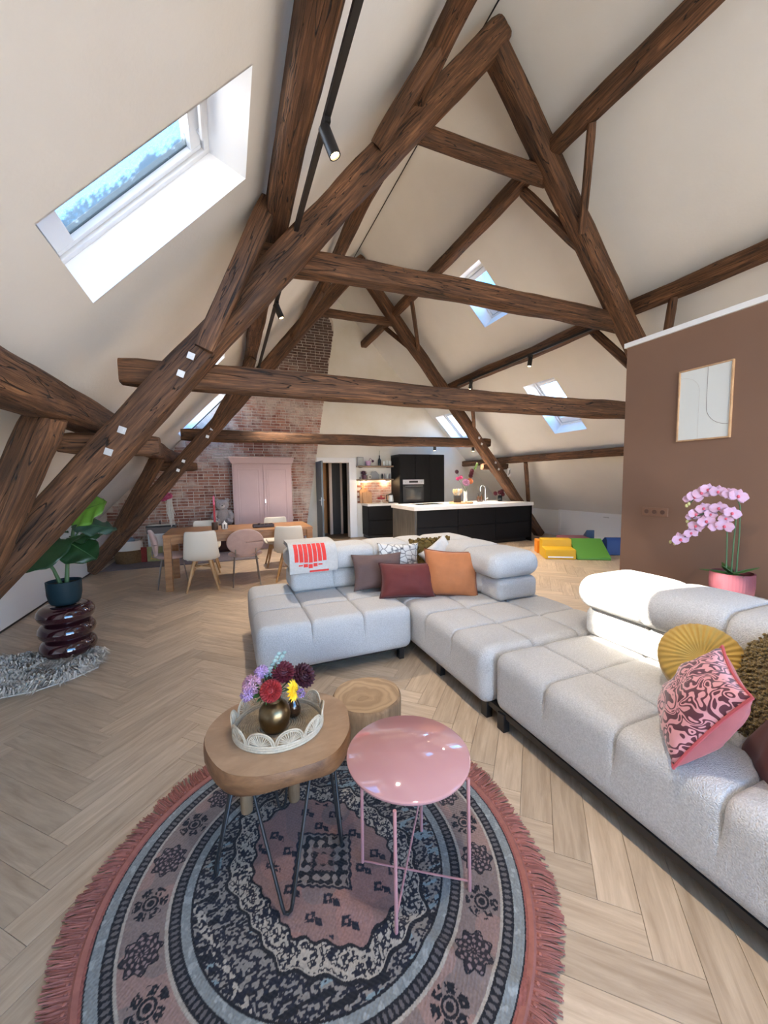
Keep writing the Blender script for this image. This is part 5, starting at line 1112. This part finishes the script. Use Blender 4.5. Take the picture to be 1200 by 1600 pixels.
jar('candle_cup', 'white cup with a dark emblem on the lower kitchen shelf', (3.50, 9.62, LS_), [(.05, 0), (.055, .005), (.055, .10), (.05, .102)], cer, 'cup', extra=lambda t: B(-.02, .02, -.058, -.054, .03, .07).build('emblem', black, t))
pl_ = thing('serving_board', 'grey leaf-shaped plate leaning on the lower kitchen shelf', 'plate', (3.68, 9.70, LS_)); MB().prism([(-.12, .0), (.12, .0), (.13, .12), (.05, .21), (-.06, .20), (-.13, .10)], -.008, .008, Matrix.Rotation(PI/2-.15, 4, 'X')).build('plate', gry, pl_, bevel=.004)
for k in range(4): jar('pepper_mill', ['black mill beside the grey plate on the lower shelf', 'grey mill next to the black one on the lower shelf', 'clear glass mill on the lower shelf', 'grey mill at the right end of the lower shelf'][k], (3.87+k*.075, 9.63, LS_), [(.022, 0), (.026, .01), (.024, .09), (.015, .11), (.02, .13), (.0, .14)], [blkb, gry, glassc, gry][k], 'jar')
# on the base cabinet
cbw = wood('cutting_board_wood', (.34, .17, .07), (.56, .33, .16), .5, (8, 8, 1), 2, .1)
for k, (x, h_, w_) in enumerate(((3.36, .48, .10), (3.46, .40, .13))):
    t = thing('cutting_board', ['tall narrow wooden cutting board leaning on the bricks', 'broad wooden cutting board leaning in front of the tall one'][k], 'cutting board', (x, 9.735-k*.055, .911), 0, 'leaning cutting boards'); T_ = Matrix.Rotation(-.10, 4, 'X') @ Matrix.Rotation(PI/2, 4, 'X')
    MB().prism([(-w_, 0), (w_, 0), (w_, h_*.72), (w_*.4, h_*.78), (.025, h_*.82), (.025, h_), (-.025, h_), (-.025, h_*.82), (-w_*.4, h_*.78), (-w_, h_*.72)], -.009, .009, T_).build('board', cbw, t, bevel=.003)
cks = thing('cake_stand', 'white cake stand with red cake on the white worktop', 'cake stand', (3.78, 9.50, .911)); MB().lathe([(.06, 0), (.055, .012), (.02, .03), (.02, .07), (.13, .085), (.14, .095), (.135, .10)], 28).build('stand', cer, cks, smooth=True, ang=50); MB().lathe([(.10, .101), (.10, .15), (.09, .155)], 24).build('cake', mk('red_cake', (.30, .03, .04), .6), cks, smooth=True, ang=40); MB().lathe([(.02, .155), (.02, .2), (0, .21)], 10).build('cake_top', redc, cks)
kt = thing('kettle', 'black and glass kettle beside the tall units', 'kettle', (4.06, 9.50, .911)); MB().lathe([(.075, 0), (.08, .02), (.065, .03)], 20).build('base', black, kt); MB().lathe([(.068, .031), (.075, .06), (.06, .20), (.05, .21)], 20).build('jug', glassc, kt, smooth=True, ang=50); MB().lathe([(.058, .205), (.055, .235), (.01, .245), (.01, .26)], 20).build('lid', black, kt); MB().tube([(-.055, 0, .21), (-.13, 0, .21), (-.13, 0, .06), (-.07, 0, .05)], .013, 8).build('handle', black, kt)
# on the island
IZ = .941
hb = thing('induction_hob', 'flush black hob in the island worktop', 'hob', (4.35, 7.95, IZ)); B(-.36, .36, -.24, .24, 0, .006).build('glass_plate', blkb, hb, bevel=.002)
for (x, y) in ((-.18, -.1), (.18, -.1), (-.18, .12), (.18, .12)): MB().lathe([(.085, .0062), (.09, .0068)], 24, c=(x, y), cap=False).build('ring', gry, hb)
wt = thing('wooden_tray', 'round wooden tray with utensil pot and vase on the island', 'tray', (5.10, 7.72, IZ)); MB().lathe([(.27, 0), (.29, .008), (.29, .035), (.275, .037), (.27, .02), (0, .02)], 40).build('disc', cbw, wt, smooth=True, ang=40)
up_ = thing('utensil_pot', 'black patterned pot of wooden spoons on the round tray', 'utensil pot', (5.00, 7.72, IZ+.022)); MB().lathe([(.085, 0), (.09, .005), (.09, .17), (.08, .17), (.078, .15)], 24).build('pot', black, up_, smooth=True, ang=50); spw = mk('spoon_wood', (.62, .42, .22), .6)
for k in range(4): a = -.6+k*.4; MB().tube([(a*.05, 0, .1), (a*.13, 0, .22)], .008, 6).sphere((a*.16, -.01, .27), (.04, .015, .055), 10, 6).build('spoon', [spw, spw, canv, spw][k], up_, smooth=True)
gv = thing('glass_vase', 'tall clear vase with loose bouquet on the round tray', 'vase', (5.24, 7.74, IZ+.022)); MB().lathe([(.045, 0), (.05, .01), (.035, .12), (.045, .26), (.040, .26), (.03, .12), (.04, .02)], 24).build('body', glassc, gv, smooth=True, ang=50)
vg = Vector((5.24, 7.74, IZ+.022)); nk_ = (0, 0, .25); g2_ = 'bouquet on the kitchen island'
flower(vg, 'peony', 'pale pink peony in the island bouquet', lambda m, p: petals_ball(m, p, .085, 6, 14, (-.2, -.9, .3)), None, (-.02, -.05, .47), nk_, lpk, group=g2_)
flower(vg, 'dahlia', 'orange dahlia in the island bouquet', lambda m, p: petals_ball(m, p, .07, 6, 14, (.2, -.9, .3)), None, (.12, -.02, .50), nk_, fcol('dahlia_orange', (.70, .22, .07)), group=g2_)
flower(vg, 'gladiolus', 'tall crimson flower at the top of the island bouquet', lambda m, p: [petals_ball(m, p+Vector((.02*k, 0, .06*k)), .055, 4, 10, (0, -.9, .3)) for k in range(3)], None, (.14, 0, .62), nk_, darkd, group=g2_)
flower(vg, 'cosmos', 'magenta flowers at the left of the island bouquet', lambda m, p: [petals_ball(m, p+Vector((.09*k, 0, .03*(k % 2))), .05, 4, 9, (0, -.9, .3)) for k in range(2)], None, (-.22, 0, .56), nk_, fcol('magenta', (.50, .04, .16)), group=g2_)
flower(vg, 'dahlia', 'small dark dahlia high at the left of the island bouquet', lambda m, p: petals_ball(m, p, .05, 5, 10, (0, -.9, .3)), None, (-.23, .02, .72), nk_, blackd, group=g2_)
flower(vg, 'leaf_sprig', 'light green leafy tip reaching up to the right', lambda m, p: [m.sphere(tuple(p+Vector((.02*k, 0, .035*k))), (.035, .02, .03), 8, 5) for k in range(4)], None, (.27, 0, .80), nk_, mk('lime_leaf', (.22, .38, .10), .6), group=g2_)
fa = thing('kitchen_tap', 'curved chrome tap standing on the island', 'tap', (6.02, 8.02, IZ)); MB().lathe([(.028, 0), (.024, .03)], 14).build('base', steel, fa); MB().tube([(0, 0, .02), (0, 0, .33)] + [(-.075+.075*math.cos(a*PI/10), 0, .33+.075*math.sin(a*PI/10)) for a in range(1, 11)] + [(-.15, 0, .26)], .014, 8).build('spout', steel, fa, smooth=True); MB().tube([(0, -.02, .06), (.05, -.06, .09)], .008, 6).build('lever', steel, fa)
for k in range(2): jar('soap_bottle', ['amber soap bottle left of the island tap', 'amber soap bottle right beside the island tap'][k], (5.78+k*.10, 7.98, IZ), [(.035, 0), (.038, .01), (.038, .12), (.014, .145), (.012, .17)], amb, 'bottle', grp='soap bottles on the island', extra=lambda t: MB().tube([(0, 0, .17), (0, 0, .20), (-.035, 0, .20)], .006, 6).build('pump', black, t))
rp_ = thing('dark_red_bouquet', 'small dark vase with wine red blooms at the right of the island', 'vase', (6.42, 7.95, IZ)); MB().lathe([(.05, 0), (.06, .02), (.055, .12), (.04, .15)], 18).build('body', blkb, rp_, smooth=True, ang=50)
for (x, z_) in ((-.16, .20), (-.03, .22), (.04, .25), (.07, .17)): m = MB(); petals_ball(m, Vector((x, -.02, z_)), .055, 5, 10, (0, -.9, .3)); m.tube([(0, 0, .13), (x*.6, -.01, z_*.8), (x, -.01, z_)], .005, 5); m.build('bloom', darkd, rp_)
# small black spots under the far tie beam
for k, x in enumerate((4.53, 5.60)):
    t = thing('ceiling_spot', ['small black spot under the far tie beam above the oven', 'small black spot under the far tie beam at its right end'][k], 'spotlight', (x, 7.95, 2.28), 0, 'spots under the far tie beam'); MB().lathe([(.035, -.09), (.035, .0)], 16).build('housing', black, t); MB().lathe([(.026, -.0915), (0, -.0915)], 14, cap=False).build('lamp', lampw, t); kl_ = bpy.data.lights.new('spot_lamp', 'SPOT'); kl_.energy = 150; kl_.color = (1, .86, .70); kl_.spot_size = math.radians(120); kl_.spot_blend = 1; kl_.shadow_soft_size = .03; ko = link(bpy.data.objects.new('spot_lamp', kl_), t); ko.location = (0, 0, -.10)
# small print hanging on the far rafter
pr = thing('hanging_print', 'small black and white print hanging on the right leg of the far truss', 'picture', (6.42, 7.62, 1.66), math.radians(12)); B(-.055, .055, -.004, .004, -.10, .10).build('card', white, pr); MB().prism([(-.04, -.08), (.045, -.02), (.045, .08), (.0, .05)], .0045, .0055, Matrix.Rotation(PI/2, 4, 'X')).build('print', gry, pr)

# ================================================================== foam play blocks
u_ = Vector((.85, -.53, 0)).normalized(); RZT = math.atan2(u_.y, u_.x)
def foam(name, label, u0, v0, prof, width, mat, stripes=None):
    v_ = Vector((-u_.y, u_.x, 0)); p = Vector((5.43, 5.42, 0)) + u_*u0 + v_*v0
    t = thing(name, label, 'foam block', tuple(p), RZT, 'foam play blocks'); T_ = Matrix(((0, 0, 1, 0), (1, 0, 0, 0), (0, 1, 0, 0), (0, 0, 0, 1)))
    MB().prism(prof, 0, width, T_).build('block', mat, t, bevel=.012, seg=3); 
    if stripes: B(.05, width-.05, -.004, .0, .03, .055).build('label_strip', white, t)
    return t
fy = mk('foam_yellow', (.72, .42, .012), .55); fg_ = mk('foam_green', (.10, .30, .035), .55); fb = mk('foam_blue', (.012, .055, .22), .55); fb2 = mk('foam_grey_blue', (.05, .10, .20), .55); fo = mk('foam_orange', (.80, .26, .012), .55); fp = mk('foam_pink', (.30, .09, .13), .55)
foam('foam_step', 'bright yellow foam step block among the play blocks', 0, 0, [(0, 0), (.5, 0), (.5, .335), (.30, .335), (.28, .19), (0, .18)], .54, fy, True)
foam('foam_ramp', 'green foam ramp right of the yellow step', .55, -.02, [(0, 0), (.52, 0), (.52, .33), (0, .045)], .58, fg_)
foam('foam_cube', 'small orange foam block behind the yellow step', -.02, .60, [(0, 0), (.26, 0), (.26, .26), (0, .26)], .30, fo, True)
foam('foam_wave', 'blue foam wave block at the corner of the brown wall', 1.24, .50, [(0, 0), (.55, 0), (.55, .10), (.42, .13), (.28, .24), (.14, .33), (.05, .34), (0, .27)], .56, fb)
foam('foam_wedge', 'grey blue foam wedge behind the green ramp', 1.10, 1.22, [(0, 0), (.45, 0), (.45, .10), (0, .40)], .16, fb2)
foam('foam_mat', 'thick pink foam mat behind the green ramp', .55, .92, [(0, 0), (.5, 0), (.5, .26), (0, .26)], .55, fp)

# ================================================================== brown wall
ash = wood('frame_ash', (.42, .24, .12), (.62, .40, .22), .5, (3, 3, 3), 4, .1); paper = mk('art_paper', (.72, .74, .70), .35, coat=.4); lineb = mk('line_brown', (.14, .09, .06), .6); linep = mk('line_pale', (.56, .52, .46), .6)
ap = thing('framed_print', 'abstract line print in a thin wooden frame on the brown wall', 'picture', (3.68, 1.993, 1.80), -PI/2)   # local x runs towards the camera, local -y off the wall
PWd, PH = .39, .60
MB().box(-PWd/2, PWd/2, -.022, 0, 0, .012).box(-PWd/2, PWd/2, -.022, 0, PH-.012, PH).box(-PWd/2, -PWd/2+.012, -.022, 0, .012, PH-.012).box(PWd/2-.012, PWd/2, -.022, 0, .012, PH-.012).build('frame', ash, ap, bevel=.002)
B(-PWd/2+.012, PWd/2-.012, -.012, -.001, .012, PH-.012).build('print', paper, ap)
def arc(cx_, cz_, r_, a0, a1, n=24): return [(cx_+r_*math.cos(math.radians(a0+(a1-a0)*k/n)), -.0125, cz_+r_*math.sin(math.radians(a0+(a1-a0)*k/n))) for k in range(n+1)]
MB().tube([(.02, -.0125, PH-.014), (.02, -.0125, .27)] + arc(.18, .27, .16, 180, 268), .0013, 4).build('drawn_line', lineb, ap)
MB().tube([(-.183, -.0125, .545)] + arc(-.17, .40, .135, 92, 0) + [(-.035, -.0125, .40), (-.035, -.0125, .014)], .0010, 4).build('drawn_line', linep, ap)
so = thing('triple_socket', 'brown triple wall socket on the brown wall', 'socket', (3.68, 2.35, 1.135), -PI/2); sockm = mk('socket_brown', (.24, .125, .078), .5); B(-.115, .115, -.012, 0, 0, .08).build('plate', sockm, so, bevel=.003)
for k in range(3):
    m = MB(); torus(m, .024, .004, 0, 24, 8); m.build('socket_rim', sockm, so, loc=(-.072+k*.072, -.013, .04), rot=(PI/2, 0, 0), smooth=True); MB().lathe([(.02, 0), (.02, .002)], 20).build('recess', mk('socket_dark', (.12, .06, .04), .6) if 'socket_dark' not in MATS else MATS['socket_dark'], so, loc=(-.072+k*.072, -.0125, .04), rot=(PI/2, 0, 0))
sdt = thing('side_table', 'round cream drum side table behind the sofa', 'side table', (3.36, 1.53, 0)); crm = mk('cream_lacquer', (.74, .70, .60), .35); MB().lathe([(.17, 0), (.175, .01), (.175, .545)], 48).build('drum', crm, sdt, smooth=True, ang=50); MB().lathe([(.185, .546), (.205, .55), (.207, .60), (.20, .612), (0, .612)], 48, cap=False).lathe([(0, .546), (.185, .546)], 40, cap=False).build('top', crm, sdt, smooth=True, ang=50)
op = thing('orchid', 'pink orchid in a ribbed plum pot on the cream side table', 'orchid', (3.33, 1.575, .613)); mauve = mk('plum_ceramic', (.17, .045, .06), .6)
MB().lathe([(.085, 0), (.105, .012), (.122, .05), (.127, .10), (.127, .195), (.118, .197), (.115, .17), (0, .168)], 128, wob=lambda a, z_: 1+(.010*math.cos(a*42) if z_ > .04 and z_ < .19 else 0)).build('pot', mauve, op, smooth=True, ang=50)
OO = Vector((3.33, 1.575, .613)); orl = mk('orchid_leaf', (.045, .11, .02), .4, var=.3, vscale=20)
for (tx, ty2, tz, w_) in ((3.24, 1.73, .80, .06), (3.25, 1.47, .79, .07), (3.42, 1.47, .84, .055), (3.42, 1.68, .84, .06), (3.26, 1.60, .84, .055)):
    leaf('strap_leaf', orl, tuple(Vector((3.33, 1.57, .80))-OO), tuple(Vector((tx, ty2, tz+.03))-OO), (0, 0, 1), w_, op, fold=.25, droop=.12, notch=.0, wave=0)
pk1 = mk('orchid_pink', (.56, .30, .38), .7, var=.3, vscale=30, vcol=(.52, .37, .54)); pk2 = mk('orchid_heart', (.62, .10, .16), .6); bud = mk('orchid_bud', (.52, .50, .22), .6)
def ospray(stem, blooms, buds, tag_):
    MB().tube([tuple(Vector(p)-OO) for p in stem], [.0055]+[.0045]*(len(stem)-2)+[.0025], 7).build('flower_stem', stem2, op, smooth=True)
    for i, (x, y, z_, s) in enumerate(blooms):
        random.seed(i*7+len(blooms)); c = Vector((x, y, z_))-OO; nn = Vector((-.75+random.uniform(-.25, .2), -.45+random.uniform(-.4, .3), random.uniform(-.05, .35))); Tm = frame(c, nn, (0, 0, 1)) @ Matrix.Rotation(random.uniform(-.4, .4), 4, 'Z'); m = MB()
        for (a, L_, w_, zf) in ((90, .040, .028, -.003), (215, .040, .027, -.003), (325, .040, .027, -.003), (5, .042, .050, .004), (175, .042, .050, .004)):
            a = math.radians(a); L_ *= s*1.12; w_ *= s*1.12; P = []
            for ii in range(5):
                t = ii/4; ww = w_*.5*math.sin(PI*(.12+.86*t))**.6*(1 if t < 1 else .35); P.append([tuple(Tm @ Vector((math.cos(a)*L_*t-math.sin(a)*q*ww, math.sin(a)*L_*t+math.cos(a)*q*ww, zf+.010*t*t*(1 if zf > 0 else -.5)-.006*abs(q)*t))) for q in (-1, -.5, 0, .5, 1)])
            m.grid(P)
        b_o = m.build('bloom', pk1, op, smooth=True, ang=180); MB().sphere(tuple(Tm @ Vector((0, -.004, .008))), (.008*s, .008*s, .010*s), 8, 5).build('lip', pk2, b_o, smooth=True)
    for (x, y, z_) in buds: MB().sphere(tuple(Vector((x, y, z_))-OO), (.011, .011, .014), 10, 6).build('bud', bud, op, smooth=True)
# positions are metres in the room; sprays arch towards the doorway side
ospray([(3.31, 1.60, .79), (3.31, 1.605, 1.0), (3.31, 1.61, 1.13), (3.30, 1.65, 1.17), (3.27, 1.75, 1.13), (3.24, 1.86, 1.02), (3.23, 1.91, .965)], [(3.28, 1.61, 1.14, 1.2), (3.27, 1.655, 1.135, 1.05), (3.26, 1.715, 1.165, 1.2), (3.25, 1.775, 1.125, 1.1), (3.24, 1.80, 1.07, 1.0), (3.23, 1.865, 1.015, 1.25)], [(3.23, 1.905, .975), (3.22, 1.93, .985)], 'a')
ospray([(3.35, 1.56, .79), (3.35, 1.555, 1.1), (3.34, 1.555, 1.28), (3.33, 1.58, 1.375), (3.30, 1.66, 1.40), (3.27, 1.78, 1.36), (3.26, 1.85, 1.27)], [(3.32, 1.56, 1.355, 1.25), (3.30, 1.60, 1.375, 1.0), (3.29, 1.665, 1.385, 1.15), (3.28, 1.725, 1.40, 1.1), (3.27, 1.76, 1.375, 1.25), (3.26, 1.80, 1.345, 1.2), (3.26, 1.835, 1.33, .9)], [(3.25, 1.845, 1.275), (3.25, 1.83, 1.29)], 'b')
ospray([(3.33, 1.58, .79), (3.33, 1.575, 1.05), (3.33, 1.57, 1.2), (3.31, 1.62, 1.245), (3.28, 1.72, 1.235), (3.25, 1.83, 1.17)], [(3.30, 1.58, 1.235, 1.15), (3.30, 1.615, 1.195, 1.0), (3.29, 1.655, 1.265, 1.2), (3.28, 1.70, 1.22, .9), (3.27, 1.74, 1.26, 1.1), (3.26, 1.785, 1.215, 1.15), (3.26, 1.81, 1.195, .9)], [(3.25, 1.835, 1.155), (3.24, 1.82, 1.13)], 'c')

# warm strip lamps under the lower kitchen shelf
for k, x in enumerate((3.42, 4.0)):
    t = thing('shelf_lamp', ['small warm puck lamp under the lower shelf above the cutting boards', 'small warm puck lamp under the lower shelf above the kettle'][k], 'lamp', (x, 9.66, 1.514), 0, 'puck lamps under the shelf'); MB().lathe([(.03, -.014), (.03, 0)], 16).build('housing', black, t); MB().lathe([(.024, -.0145), (0, -.0145)], 14, cap=False).build('lens', lampw, t)
    kl_ = bpy.data.lights.new('puck_lamp', 'POINT'); kl_.energy = 2; kl_.color = (1, .7, .4); kl_.shadow_soft_size = .02; ko = link(bpy.data.objects.new('puck_lamp', kl_), t); ko.location = (0, 0, -.04)
